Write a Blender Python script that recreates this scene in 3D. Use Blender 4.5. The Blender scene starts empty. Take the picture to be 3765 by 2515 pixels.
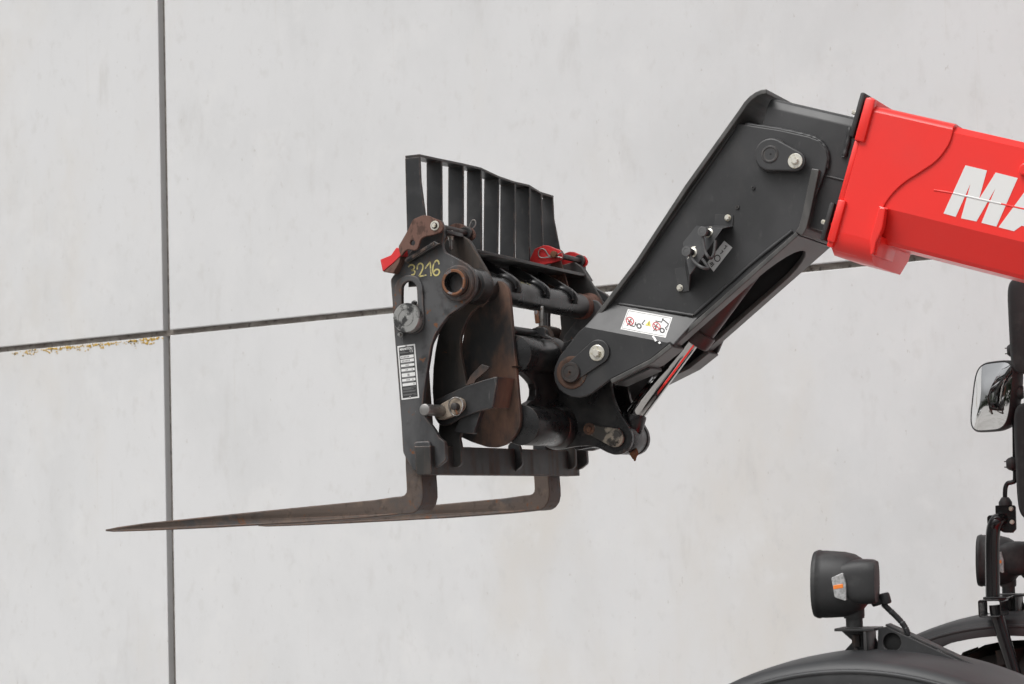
import bpy, bmesh, math, random
from mathutils import Vector, Matrix
random.seed(7)
R = math.radians
S = bpy.context.scene
COL = S.collection
# ------------------------------------------------------------------ camera
# World frame = the telehandler's own frame: +X rearwards, +Y across to its far side, +Z up.
PW, PH = 3765, 2515
LENS = 75.0
FP = LENS / 36 * PW
YAW, PITCH, ROLL = R(24.8), R(4.6), R(1.7)
_f = Vector((-math.sin(YAW), math.cos(YAW), 0)); _r = Vector((math.cos(YAW), math.sin(YAW), 0)); _u = Vector((0, 0, 1))
cw = _f * math.cos(PITCH) + _u * math.sin(PITCH)
cu0 = _u * math.cos(PITCH) - _f * math.sin(PITCH)
cr = _r * math.cos(ROLL) - cu0 * math.sin(ROLL)
cu = _r * math.sin(ROLL) + cu0 * math.cos(ROLL)
CAM = Vector((3.359, -6.397, 1.75))
cam_d = bpy.data.cameras.new('camera'); cam = bpy.data.objects.new('camera', cam_d); COL.objects.link(cam)
cam_d.lens = LENS; cam_d.sensor_width = 36; cam_d.clip_end = 500
cam_d.dof.use_dof = True; cam_d.dof.focus_distance = 7.25; cam_d.dof.aperture_fstop = 8.0
cam.matrix_world = Matrix(((cr.x, cu.x, -cw.x, CAM.x), (cr.y, cu.y, -cw.y, CAM.y), (cr.z, cu.z, -cw.z, CAM.z), (0, 0, 0, 1)))
S.camera = cam
# ------------------------------------------------------------------ sky, sun, exposure (bright overcast)
SUN = Vector((-0.25, -0.62, 0.95)).normalized()
wd = bpy.data.worlds.new('World'); S.world = wd; wd.use_nodes = True
nt = wd.node_tree; nt.nodes.clear()
sky = nt.nodes.new('ShaderNodeTexSky'); sky.sky_type = 'NISHITA'; sky.sun_disc = False
sky.sun_elevation = math.asin(SUN.z); sky.sun_rotation = math.atan2(SUN.x, SUN.y)
sky.air_density = 1.0; sky.dust_density = 6.0; sky.ozone_density = 1.0
hsv = nt.nodes.new('ShaderNodeHueSaturation'); hsv.inputs['Saturation'].default_value = 0.10
tcw = nt.nodes.new('ShaderNodeTexCoord'); nz = nt.nodes.new('ShaderNodeTexNoise'); nz.inputs['Scale'].default_value = 2.2; nz.inputs['Detail'].default_value = 5
mrw = nt.nodes.new('ShaderNodeMapRange'); mrw.inputs[1].default_value = .3; mrw.inputs[2].default_value = .7; mrw.inputs[3].default_value = .75; mrw.inputs[4].default_value = 1.15
mxw = nt.nodes.new('ShaderNodeVectorMath'); mxw.operation = 'SCALE'
bg = nt.nodes.new('ShaderNodeBackground'); bg.inputs['Strength'].default_value = 0.12
ow = nt.nodes.new('ShaderNodeOutputWorld')
nt.links.new(sky.outputs[0], hsv.inputs['Color']); nt.links.new(tcw.outputs['Generated'], nz.inputs['Vector'])
sep = nt.nodes.new('ShaderNodeSeparateXYZ'); ov = nt.nodes.new('ShaderNodeMapRange')      # overcast sky: brighter overhead than at the horizon
ov.inputs[1].default_value = 0; ov.inputs[2].default_value = 1; ov.inputs[3].default_value = .72; ov.inputs[4].default_value = 1.5
mlw = nt.nodes.new('ShaderNodeMath'); mlw.operation = 'MULTIPLY'
nt.links.new(tcw.outputs['Generated'], sep.inputs[0]); nt.links.new(sep.outputs[2], ov.inputs[0]); nt.links.new(ov.outputs[0], mlw.inputs[0]); nt.links.new(mrw.outputs[0], mlw.inputs[1])
nt.links.new(nz.outputs[0], mrw.inputs[0]); nt.links.new(hsv.outputs[0], mxw.inputs[0]); nt.links.new(mlw.outputs[0], mxw.inputs['Scale'])
nt.links.new(mxw.outputs[0], bg.inputs[0]); nt.links.new(bg.outputs[0], ow.inputs[0])
sl = bpy.data.lights.new('sun', 'SUN'); sl.energy = 1.1; sl.angle = R(30); sl.color = (1, .985, .96)
so = bpy.data.objects.new('sun', sl); COL.objects.link(so); so.rotation_euler = SUN.to_track_quat('Z', 'Y').to_euler(); so.location = (0, -4, 9)
vs = S.view_settings; vs.view_transform = 'Standard'; vs.look = 'None'; vs.gamma = 1; vs.use_curve_mapping = False; vs.exposure = -0.02
# ------------------------------------------------------------------ tracing helpers
def ray(x, y): return (cw * FP + cr * (x - PW / 2) + cu * (PH / 2 - y)) / FP
def atY(p, Y): d = ray(*p); return CAM + d * ((Y - CAM.y) / d.y)          # point on the upright plane at lateral Y
def atX(p, X): d = ray(*p); return CAM + d * ((X - CAM.x) / d.x)
def atZ(p, Z): d = ray(*p); return CAM + d * ((Z - CAM.z) / d.z)
def atN(p, o, n): d = ray(*p); return CAM + d * ((o - CAM).dot(n) / d.dot(n))
def sheet(ox, oy, s): return lambda x, y: (ox + x * s, oy + y * s)
A = sheet(1350, 520, .3833); B = sheet(1350, 1050, .3833); C = sheet(1950, 1000, .4783); D = sheet(2150, 280, .574)
E = sheet(2950, 300, .5103); F = sheet(2700, 1950, .4536); G = sheet(3450, 1150, .542); H = sheet(300, 1550, .8092)
I = sheet(1380, 760, .2551); K = sheet(2450, 750, .2232); L = sheet(2000, 1100, .2424); Mm = sheet(1750, 880, .2551)
N = sheet(2950, 1990, .2742); Q = sheet(3500, 1800, .4561); RR = sheet(1450, 1560, .3407); SS = sheet(1900, 1200, .3317)
T = sheet(2450, 900, .3189); U = sheet(3400, 1250, .2869); V = sheet(3000, 320, .4338); WW = sheet(1440, 1250, .1467)
def t(fn, *c): return [fn(c[i], c[i + 1]) for i in range(0, len(c), 2)]
# ------------------------------------------------------------------ materials
def mat(name, base, rough=.5, metal=0., layers=(), edge=None, bump=None, coat=0., spec=.5, sp=1.0):
    """layers: (colour, scale, lo, hi, rough, (stretch xyz), strength)"""
    m = bpy.data.materials.new(name); m.use_nodes = True; n = m.node_tree.nodes; l = m.node_tree.links
    b = n['Principled BSDF']; b.inputs['Metallic'].default_value = metal; b.inputs['Specular IOR Level'].default_value = spec
    b.inputs['Coat Weight'].default_value = coat; b.inputs['Coat Roughness'].default_value = .12
    geo = n.new('ShaderNodeNewGeometry')
    def noise(scale, stretch, detail=6, off=0.):
        mp = n.new('ShaderNodeMapping'); mp.inputs['Scale'].default_value = stretch; mp.inputs['Location'].default_value = (off, off * .7, off * 1.3)
        l.new(geo.outputs['Position'], mp.inputs[0]); t_ = n.new('ShaderNodeTexNoise'); t_.inputs['Scale'].default_value = scale
        t_.inputs['Detail'].default_value = detail; t_.inputs['Roughness'].default_value = .6; l.new(mp.outputs[0], t_.inputs['Vector']); return t_.outputs[0]
    def ramp(v, lo, hi, a=0., z=1.):
        r = n.new('ShaderNodeMapRange'); r.interpolation_type = 'SMOOTHSTEP'
        for i, q in enumerate((lo, hi, a, z)): r.inputs[i + 1].default_value = q
        l.new(v, r.inputs[0]); return r.outputs[0]
    col = None; ro = None
    def mixc(f, c0, c1):
        x = n.new('ShaderNodeMix'); x.data_type = 'RGBA'; l.new(f, x.inputs[0])
        if isinstance(c0, tuple): x.inputs[6].default_value = (*c0, 1)
        else: l.new(c0, x.inputs[6])
        x.inputs[7].default_value = (*c1, 1); return x.outputs[2]
    def mixf(f, a, z):
        x = n.new('ShaderNodeMix'); l.new(f, x.inputs[0])
        if isinstance(a, float): x.inputs[2].default_value = a
        else: l.new(a, x.inputs[2])
        x.inputs[3].default_value = z; return x.outputs[0]
    col = base; ro = float(rough)
    for k, ly in enumerate(layers):
        c, sc, lo, hi, rg = ly[:5]; st = ly[5] if len(ly) > 5 and ly[5] else (1, 1, 1); am = ly[6] if len(ly) > 6 else 1.
        f = ramp(noise(sc, st, off=k * 3.7 + len(name)), lo, hi, 0., am)
        col = mixc(f, col, c); ro = mixf(f, ro, float(rg))
    if edge:
        bv = n.new('ShaderNodeBevel'); bv.samples = 4; bv.inputs[0].default_value = edge[2]
        dp = n.new('ShaderNodeVectorMath'); dp.operation = 'DOT_PRODUCT'; l.new(bv.outputs[0], dp.inputs[0]); l.new(geo.outputs['Normal'], dp.inputs[1])
        f1 = ramp(dp.outputs['Value'], .78, .98, 1., 0.); f2 = ramp(noise(28, (1, 1, 1), off=9.), .40, .62, 0., edge[1])
        mu = n.new('ShaderNodeMath'); mu.operation = 'MULTIPLY'; l.new(f1, mu.inputs[0]); l.new(f2, mu.inputs[1])
        col = mixc(mu.outputs[0], col, edge[0]); ro = mixf(mu.outputs[0], ro, .6)
    if isinstance(col, tuple): b.inputs['Base Color'].default_value = (*col, 1)
    else: l.new(col, b.inputs['Base Color'])
    if isinstance(ro, float): b.inputs['Roughness'].default_value = ro
    else: l.new(ro, b.inputs['Roughness'])
    if bump:
        bp = n.new('ShaderNodeBump'); bp.inputs['Strength'].default_value = bump[1]; bp.inputs['Distance'].default_value = bump[2] if len(bump) > 2 else .002
        l.new(noise(bump[0], bump[3] if len(bump) > 3 else (1, 1, 1), 8), bp.inputs['Height']); l.new(bp.outputs[0], b.inputs['Normal'])
    return m
RUST = (.145, .058, .024); DRUST = (.075, .042, .030); DUST = (.14, .125, .11)
m_black = mat('worn_black_paint', (.016, .0165, .018), .36, layers=[((.034, .034, .035), 7, .42, .7, .5), (DUST, 26, .62, .80, .7, (1, 1, .4), .5), ((.12, .12, .12), 80, .66, .74, .5, (1, 1, .12), .6), (DRUST, 9, .60, .72, .75, (1, 1, .6), .7), (RUST, 34, .70, .76, .8)],
              edge=((.19, .125, .095), 1., .008), bump=(60, .12, .001))
m_plate = mat('scuffed_black_plate', (.026, .027, .029), .38, layers=[((.070, .070, .072), 6, .38, .66, .52, (1, 1, .5)), ((.020, .020, .021), 11, .54, .66, .38, None, .8), (DRUST, 8, .54, .68, .75, (1.3, 1, .6), .7), (RUST, 24, .63, .68, .8), ((.2, .2, .2), 60, .66, .74, .6, (1, 1, .25), .7)],
              edge=((.20, .115, .08), 1., .009), bump=(60, .10, .001))
m_jib = mat('jib_black_paint', (.026, .0265, .0275), .40, layers=[((.040, .040, .042), 4, .35, .75, .52), ((.085, .084, .082), 55, .58, .84, .6, (1, 1, .45), .5), ((.05, .047, .044), 11, .56, .8, .62, (1, 1, .4), .5), ((.13, .13, .13), 70, .70, .76, .5, (1, 1, .1), .5)], edge=((.12, .105, .095), .9, .007), bump=(90, .06, .0008))
m_jib2 = mat('sawn_flange_edge', (.058, .057, .055), .38, layers=[((.095, .092, .088), 10, .4, .7, .45, (2, 1, .5)), (RUST, 22, .72, .76, .8, None, .7)], edge=((.13, .11, .1), .8, .004), bump=(60, .12, .001))  # sawn flange, base lightened in place of light bounced off the ground
m_bracket = mat('satin_grey_bracket', (.036, .0365, .038), .5, layers=[((.055, .055, .056), 20, .5, .75, .6)], edge=((.12, .115, .11), .6, .004))  # black paint with sheen put into the colour as a lighter base
m_leaf = mat('far_foliage', (.035, .050, .022), .8, layers=[((.018, .028, .012), .5, .4, .6, .8)])
m_carwhite = mat('white_car_paint', (.72, .72, .72), .25, coat=.5)
m_carglass = mat('dark_car_glass', (.02, .022, .025), .08)
m_gloss = mat('glossy_black_paint', (.012, .012, .013), .27, layers=[((.04, .038, .036), 9, .42, .72, .45), ((.09, .08, .07), 40, .62, .78, .6, None, .5), ((.4, .4, .39), 150, .715, .74, .6), (DRUST, 14, .62, .76, .7, None, .8), (RUST, 40, .70, .75, .8)], edge=((.12, .07, .05), .9, .005))
m_fork = mat('rusty_fork_steel', (.085, .062, .050), .62, layers=[((.054, .050, .050), 7, .50, .66, .52), ((.125, .090, .068), 19, .52, .72, .75), ((.05, .035, .028), 38, .54, .68, .75, (1, 1, .7), .7), (RUST, 26, .60, .70, .85, None, .85), ((.07, .10, .05), 30, .72, .78, .7, None, .5)],
             edge=((.17, .085, .05), 1., .009), bump=(70, .4, .002))
m_rust = mat('rusty_latch_steel', (.135, .068, .050), .75, layers=[((.07, .035, .025), 45, .48, .62, .8, (1, 1, .5)), ((.2, .11, .085), 20, .6, .75, .8)], bump=(120, .3, .001))
m_orust = mat('orange_rust_ring', (.17, .072, .034), .8, layers=[((.16, .15, .155), 24, .55, .62, .45), ((.05, .03, .025), 30, .60, .7, .7)], bump=(110, .4, .001))
m_red_tip = mat('red_latch_paint', (.62, .028, .030), .42, layers=[((.68, .10, .085), 22, .6, .75, .5, None, .5), ((.10, .035, .025), 34, .68, .74, .8)], edge=((.12, .05, .04), .9, .004))
m_dustplate = mat('rust_dust_on_black_plate', (.022, .022, .023), .5, layers=[((.185, .098, .064), 3.4, .40, .62, .85, (1.5, 1, .7)), ((.075, .052, .040), 14, .50, .74, .8, (1.2, 1, .6), .6), ((.03, .029, .028), 7, .56, .68, .6, (1.2, 1, .6), .7)], edge=((.15, .14, .13), .8, .004), bump=(70, .12, .001))
m_red = mat('red_boom_paint', (.84, .028, .021), .32, layers=[((.79, .029, .022), 3, .4, .7, .40)], coat=.15, bump=(14, .03, .004))
m_white = mat('white_lettering', (.72, .72, .71), .45)
m_zinc = mat('zinc_plated_steel', (.72, .70, .63), .34, .6, layers=[((.5, .46, .34), 60, .5, .65, .45), ((.4, .38, .36), 90, .62, .7, .5)])
m_steel = mat('bare_steel', (.32, .31, .30), .38, .9, layers=[((.16, .13, .11), 40, .55, .7, .6)])
m_chrome = mat('chromed_rod', (.62, .61, .60), .07, 1.0)
m_cap = mat('greasy_pin_cap', (.30, .30, .29), .42, .45, layers=[((.05, .05, .05), 26, .47, .58, .4), ((.5, .5, .48), 50, .6, .7, .5)], bump=(90, .3, .001))
m_beige = mat('dusty_beige_steel', (.32, .265, .21), .7, layers=[((.12, .09, .07), 50, .5, .68, .8)], bump=(90, .2, .001))
m_dark = mat('dark_hole', (.006, .006, .006), .7)  # near-black colour standing in for the shade inside holes
m_gun = mat('dark_pin_steel', (.055, .050, .048), .45, .4, layers=[(DRUST, 30, .5, .7, .7)])
m_plastic = mat('black_plastic', (.023, .023, .024), .55, layers=[((.045, .045, .045), 18, .45, .7, .6)], bump=(260, .1, .0005))
m_fender = mat('grey_plastic_fender', (.032, .033, .035), .5, layers=[((.046, .046, .048), 6, .45, .7, .55)], bump=(240, .08, .0005))
m_tubeblk = mat('gloss_black_tube', (.012, .012, .013), .14, layers=[((.05, .05, .05), 60, .70, .76, .4)])
m_worn = mat('worn_pin_steel', (.05, .045, .04), .55, .2, layers=[((.30, .26, .21), 22, .50, .60, .6), ((.03, .025, .02), 40, .56, .66, .7)], bump=(80, .3, .001))
m_grime = mat('grimy_black_bar', (.022, .021, .020), .48, layers=[((.075, .055, .043), 16, .46, .64, .75, (1, 1.6, .12), .85), ((.045, .044, .043), 5, .45, .65, .5), (RUST, 30, .68, .73, .8)], edge=((.20, .115, .08), 1., .009), bump=(60, .15, .001))
m_drust = mat('dark_rusty_ring', (.085, .045, .030), .75, layers=[((.03, .025, .022), 22, .5, .65, .6), ((.16, .075, .04), 45, .56, .68, .8)], bump=(100, .3, .001))
m_brownish = mat('oily_red_primer', (.06, .035, .035), .4, layers=[((.05, .042, .034), 18, .45, .65, .6)])
m_yellow = mat('yellow_paint_marker', (.52, .45, .18), .7, layers=[((.22, .20, .14), 60, .52, .62, .7)])
m_sticker = mat('white_sticker', (.70, .70, .69), .4)
m_tag = mat('grey_sticker', (.62, .62, .62), .4)
m_ink = mat('black_ink', (.012, .012, .012), .5)
m_inkred = mat('red_ink', (.50, .02, .03), .5)
m_inkyel = mat('yellow_ink', (.70, .60, .06), .5)
m_idblack = mat('id_plate_black', (.035, .035, .036), .4)
m_idgrey = mat('id_plate_small_print', (.18, .18, .18), .5)
m_rubber = mat('tyre_rubber', (.018, .016, .014), .8, layers=[((.06, .045, .03), 9, .5, .68, .9)], bump=(50, .4, .002))
m_cap_grey = mat('grey_rubber_cap', (.085, .085, .086), .6)
m_mirror = mat('mirror_glass', (.88, .88, .88), .015, 1.0)
m_lens = mat('clear_indicator_lens', (.50, .50, .50), .14, .3, layers=[((.33, .33, .33), 90, .42, .6, .2)])
m_amber = mat('amber_lens', (.80, .22, .04), .25)
m_seal = mat('joint_sealant', (.17, .148, .13), .85, layers=[((.27, .25, .225), 9, .4, .7, .9, (1, 1, 3)), ((.05, .042, .036), 24, .52, .7, .9)], bump=(40, .5, .004))
m_lichen = mat('yellow_lichen', (.50, .31, .04), .9, layers=[((.13, .10, .05), 30, .52, .62, .9)])
m_ground = mat('grey_yard_paving', (.34, .332, .32), .85, layers=[((.27, .262, .25), .8, .4, .7, .9), ((.14, .135, .13), 9, .6, .75, .9)], bump=(30, .3, .01))
def wall_mat():
    m = mat('precast_concrete', (.615, .617, .622), .82,
            layers=[((.560, .563, .566), 1.1, .40, .72, .85, (1, 1, .7), .9), ((.585, .562, .530), .75, .50, .72, .85, (1, 1, .55), .75), ((.635, .635, .635), 3.2, .50, .72, .8, None, .7),
                    ((.47, .46, .45), 2.6, .58, .80, .9, (1.6, 1.6, .55), .55), ((.54, .535, .53), 14, .54, .74, .9, (1, 1, .7), .5), ((.44, .42, .40), 42, .665, .74, .9, (1, 1, .5), .7), ((.28, .26, .24), 60, .765, .785, .9, None, .8), ((.52, .49, .45), 22, .64, .74, .9, (2.2, 2.2, .05), .22)],
            bump=(38, .10, .004))
    return m
m_wall = wall_mat()
# ------------------------------------------------------------------ object builders
def link(name, me, m, parent, smooth=38):
    xs = [v.co for v in me.vertices]
    c = Vector([(min(v[i] for v in xs) + max(v[i] for v in xs)) / 2 for i in range(3)])
    me.transform(Matrix.Translation(-c))
    o = bpy.data.objects.new(name, me); COL.objects.link(o); me.name = name
    me.materials.clear(); me.materials.append(m)
    if smooth:
        me.polygons.foreach_set('use_smooth', [True] * len(me.polygons)); me.set_sharp_from_angle(angle=R(smooth))
    wpos = c
    if parent is not None:
        o.parent = parent; o.matrix_parent_inverse = wmat(parent).inverted()
    o.location = wpos
    return o
def wmat(o):
    m = Matrix.LocRotScale(o.location, o.rotation_euler, o.scale)
    return (wmat(o.parent) @ o.matrix_parent_inverse @ m) if o.parent else m
def mesh(name, vs, fs, m, parent=None, smooth=38, fix=True):
    me = bpy.data.meshes.new(name); me.from_pydata([tuple(v) for v in vs], [], fs)
    if fix:
        bm = bmesh.new(); bm.from_mesh(me); bmesh.ops.remove_doubles(bm, verts=bm.verts, dist=1e-6); bmesh.ops.recalc_face_normals(bm, faces=bm.faces); bm.to_mesh(me); bm.free()
    return link(name, me, m, parent, smooth)
def catmull(p, n=5, closed=False):
    o = []; k = len(p)
    for i in range(k if closed else k - 1):
        g = lambda j: p[j % k] if closed else p[max(0, min(k - 1, j))]
        a, b, c, d = g(i - 1), g(i), g(i + 1), g(i + 2)
        for s in range(n):
            q = s / n
            o.append(tuple(.5 * (2 * b[z] + (c[z] - a[z]) * q + (2 * a[z] - 5 * b[z] + 4 * c[z] - d[z]) * q * q + (3 * b[z] - a[z] - 3 * c[z] + d[z]) * q ** 3) for z in range(len(b))))
    if not closed: o.append(tuple(p[-1]))
    return o
def rounded(p, r, n=5):
    o = []; k = len(p)
    for i in range(k):
        a, b, c = Vector(p[i - 1]), Vector(p[i]), Vector(p[(i + 1) % k])
        rr = min(r, (a - b).length * .45, (c - b).length * .45)
        s, e = b + (a - b).normalized() * rr, b + (c - b).normalized() * rr
        for j in range(n + 1):
            q = j / n; o.append(tuple(s * (1 - q) ** 2 + b * 2 * q * (1 - q) + e * q * q))
    return o
def flat(name, loops, t_, m, parent, xf, bev=.002, smooth=22):
    """loops in plane coords -> slab of thickness t_ (bevelled), mapped to the world by xf (plane at local z=+t/2 faces +local z)"""
    cv = bpy.data.curves.new(name, 'CURVE'); cv.dimensions = '2D'; cv.fill_mode = 'BOTH'
    bev = min(bev, t_ * .4)
    cv.extrude = t_ / 2 - bev; cv.bevel_depth = bev; cv.bevel_resolution = 1; cv.offset = -bev
    for lp in loops:
        sp = cv.splines.new('POLY'); sp.points.add(len(lp) - 1)
        for q, p in zip(sp.points, lp): q.co = (p[0], p[1], 0, 1)
        sp.use_cyclic_u = True
    ob = bpy.data.objects.new('tmp', cv); me = bpy.data.meshes.new_from_object(ob); bpy.data.objects.remove(ob); bpy.data.curves.remove(cv)
    me.transform(xf)
    bm = bmesh.new(); bm.from_mesh(me); bmesh.ops.remove_doubles(bm, verts=bm.verts, dist=1e-5); bmesh.ops.recalc_face_normals(bm, faces=bm.faces); bm.to_mesh(me); bm.free()
    return link(name, me, m, parent, smooth)
def plate(name, pts, Y, t_, m, parent, holes=(), bev=.002, rnd=0., sm=False, world=False):
    """upright plate whose near face lies at lateral Y, outline traced on that face"""
    def cv(ps): return [((p[0], p[1]) if world else (lambda q: (q.x, q.z))(atY(p, Y))) for p in ps]
    lp = cv(pts)
    if sm: lp = catmull(lp, 4, True)
    elif rnd: lp = rounded(lp, rnd)
    hs = [h if isinstance(h, list) and isinstance(h[0], tuple) and len(h) > 24 else h for h in holes]
    xf = Matrix(((1, 0, 0, 0), (0, 0, -1, Y + t_ / 2), (0, 1, 0, 0), (0, 0, 0, 1)))
    return flat(name, [lp] + hs, t_, m, parent, xf, bev)
def loopY(pts, Y, sm=True):
    lp = [(q.x, q.z) for q in (atY(p, Y) for p in pts)]
    return catmull(lp, 5, True) if sm else lp
def circ(c, r, n=28): return [(c[0] + r * math.cos(2 * math.pi * i / n), c[1] + r * math.sin(2 * math.pi * i / n)) for i in range(n)]
def slab(name, o, ex, ey, loops, t_, m, parent, bev=.002):
    """slab in the plane (o, ex, ey); thickness runs from the plane along -(ex x ey)"""
    n = ex.cross(ey).normalized()
    o = o - n * (t_ / 2)
    xf = Matrix(((ex.x, ey.x, n.x, o.x), (ex.y, ey.y, n.y, o.y), (ex.z, ey.z, n.z, o.z), (0, 0, 0, 1)))
    return flat(name, loops, t_, m, parent, xf, bev)
def hull2(c0, r0, c1, r1, n=14):
    c0, c1 = Vector(c0), Vector(c1); d = c1 - c0; a = math.atan2(d.y, d.x); b = math.acos(max(-1, min(1, (r0 - r1) / d.length)))
    o = []
    for i in range(n + 1): q = a + b + (2 * math.pi - 2 * b) * i / n; o.append((c0.x + r0 * math.cos(q), c0.y + r0 * math.sin(q)))
    for i in range(n + 1): q = a - b + 2 * b * i / n; o.append((c1.x + r1 * math.cos(q), c1.y + r1 * math.sin(q)))
    return o
def frame(d):
    d = d.normalized(); h = Vector((0, 0, 1)) if abs(d.z) < .9 else Vector((1, 0, 0))
    x = d.cross(h).normalized(); return x, d.cross(x).normalized(), d
def lathe(name, p0, d, prof, m, parent, seg=40, smooth=38):
    x, y, z = frame(d); vs = []; fs = []; k = len(prof)
    for (s, r) in prof:
        for i in range(seg):
            a = 2 * math.pi * i / seg; vs.append(p0 + z * s + x * (r * math.cos(a)) + y * (r * math.sin(a)))
    for j in range(k - 1):
        for i in range(seg):
            fs.append((j * seg + i, j * seg + (i + 1) % seg, (j + 1) * seg + (i + 1) % seg, (j + 1) * seg + i))
    if prof[0][1] > 1e-5 and prof[0] != prof[-1]: fs.append(tuple(range(seg))[::-1])
    if prof[-1][1] > 1e-5 and prof[0] != prof[-1]: fs.append(tuple((k - 1) * seg + i for i in range(seg)))
    return mesh(name, vs, fs, m, parent, smooth)
def rod(name, p0, p1, r, m, parent, bev=.003, seg=36):
    ln = (p1 - p0).length; bev = min(bev, r * .4, ln * .4)
    return lathe(name, p0, p1 - p0, [(0, r - bev), (bev * .3, r - bev * .3), (bev, r), (ln - bev, r), (ln - bev * .3, r - bev * .3), (ln, r - bev)], m, parent, seg)
YV = Vector((0, 1, 0))
def pinY(name, p, Y0, Y1, r, m, parent, **k): return rod(name, Vector((p.x, Y0, p.z)), Vector((p.x, Y1, p.z)), r, m, parent, **k)
def pipe(name, pts, r, m, parent, n=6, seg=10, sm=True, rads=None):
    P = [Vector(p) for p in (catmull([tuple(p) for p in pts], n) if sm else pts)]; vs = []; fs = []
    up = None
    for i, p in enumerate(P):
        d = (P[min(i + 1, len(P) - 1)] - P[max(i - 1, 0)]).normalized()
        if up is None: x, y, _ = frame(d)
        else: x = (up - d * up.dot(d)).normalized(); y = d.cross(x)
        up = x
        rr = r if rads is None else rads(i / (len(P) - 1))
        for j in range(seg):
            a = 2 * math.pi * j / seg; vs.append(p + x * (rr * math.cos(a)) + y * (rr * math.sin(a)))
    for i in range(len(P) - 1):
        for j in range(seg): fs.append((i * seg + j, i * seg + (j + 1) % seg, (i + 1) * seg + (j + 1) % seg, (i + 1) * seg + j))
    fs.append(tuple(range(seg))[::-1]); fs.append(tuple((len(P) - 1) * seg + j for j in range(seg)))
    return mesh(name, vs, fs, m, parent, 50)
def box(name, lo, hi, m, parent, bev=.003):
    bm = bmesh.new(); bmesh.ops.create_cube(bm, size=1)
    for v in bm.verts: v.co = Vector([(lo[i] + hi[i]) / 2 + v.co[i] * (hi[i] - lo[i]) for i in range(3)])
    if bev: bmesh.ops.bevel(bm, geom=bm.edges[:], offset=bev, segments=2, affect='EDGES', profile=.5)
    me = bpy.data.meshes.new(name); bm.to_mesh(me); bm.free(); return link(name, me, m, parent)
def prism(name, ring0, ring1, m, parent, bev=.003, smooth=38):
    k = len(ring0); vs = list(ring0) + list(ring1)
    fs = [(i, (i + 1) % k, k + (i + 1) % k, k + i) for i in range(k)] + [tuple(range(k))[::-1], tuple(range(k, 2 * k))]
    me = bpy.data.meshes.new(name); me.from_pydata([tuple(v) for v in vs], [], fs)
    bm = bmesh.new(); bm.from_mesh(me); bmesh.ops.recalc_face_normals(bm, faces=bm.faces)
    if bev: bmesh.ops.bevel(bm, geom=bm.edges[:], offset=bev, segments=2, affect='EDGES', profile=.5, clamp_overlap=True)
    bm.to_mesh(me); bm.free(); return link(name, me, m, parent, smooth)
def loft(name, rings, m, parent, cap=True, smooth=45):
    k = len(rings[0]); vs = [v for r in rings for v in r]; fs = []
    for i in range(len(rings) - 1):
        for j in range(k): fs.append((i * k + j, i * k + (j + 1) % k, (i + 1) * k + (j + 1) % k, (i + 1) * k + j))
    if cap: fs.append(tuple(range(k))[::-1]); fs.append(tuple((len(rings) - 1) * k + j for j in range(k)))
    return mesh(name, vs, fs, m, parent, smooth)
def ribbon(name, paths, hw, n, m, parent, lift=.0008):
    """flat painted strokes on a surface with normal n"""
    vs = []; fs = []
    for path in paths:
        b = len(vs)
        for i, p in enumerate(path):
            d = (path[min(i + 1, len(path) - 1)] - path[max(i - 1, 0)]).normalized(); s = n.cross(d).normalized() * hw
            vs += [p + n * lift + s, p + n * lift - s]
        for i in range(len(path) - 1): fs.append((b + 2 * i, b + 2 * i + 1, b + 2 * i + 3, b + 2 * i + 2))
    return mesh(name, vs, fs, m, parent, 0, fix=False)
def polyflat(name, polys, m, parent):
    vs = []; fs = []
    for p in polys: fs.append(tuple(range(len(vs), len(vs) + len(p)))); vs += p
    return mesh(name, vs, fs, m, parent, 0, fix=False)
def bolt(p, d, m, parent, rw=.02, rh=.011, h=.011, tw=.003, name='bolt'):
    """washer plus hexagon head standing out along d from p"""
    x, y, z = frame(d); vs = []; fs = []
    def ring(s, r, n, a0=0): 
        b = len(vs)
        for i in range(n): a = a0 + 2 * math.pi * i / n; vs.append(p + z * s + x * (r * math.cos(a)) + y * (r * math.sin(a)))
        return b
    def skin(a, b, n):
        for i in range(n): fs.append((a + i, a + (i + 1) % n, b + (i + 1) % n, b + i))
    a = ring(-.002, rw, 28); b = ring(tw * .7, rw, 28); c = ring(tw, rw * .94, 28); skin(a, b, 28); skin(b, c, 28); fs.append(tuple(range(c, c + 28)))
    a = ring(tw * .5, rh, 6, .3); b = ring(tw + h * .85, rh, 6, .3); c = ring(tw + h, rh * .84, 6, .3); skin(a, b, 6); skin(b, c, 6); fs.append(tuple(range(c, c + 6)))
    return mesh(name, vs, fs, m, parent, 30)
def text(name, s, o, ex, ey, size, m, parent, th=.0006, off=.0, shear=0, align='LEFT'):
    cv = bpy.data.curves.new(name, 'FONT'); cv.body = s; cv.size = size; cv.extrude = th / 2; cv.offset = off; cv.shear = shear; cv.align_x = align; cv.resolution_u = 3
    ob = bpy.data.objects.new('tmp', cv); me = bpy.data.meshes.new_from_object(ob); bpy.data.objects.remove(ob); bpy.data.curves.remove(cv)
    n = ex.cross(ey).normalized()
    me.transform(Matrix(((ex.x, ey.x, n.x, o.x), (ex.y, ey.y, n.y, o.y), (ex.z, ey.z, n.z, o.z), (0, 0, 0, 1))))
    return link(name, me, m, parent, 0)
def thing(name, label, cat, loc=(0, 0, 0), group=None):
    o = bpy.data.objects.new(name, None); COL.objects.link(o); o.location = loc; o.empty_display_size = .2
    o['label'] = label; o['category'] = cat
    if group: o['group'] = group
    return o
def shift(o, d, parent=None):
    """copy of an object and its children moved by d"""
    c = o.copy(); COL.objects.link(c)
    if parent is not None: c.parent = parent
    c.location = o.location + Vector(d)
    return c
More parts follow.
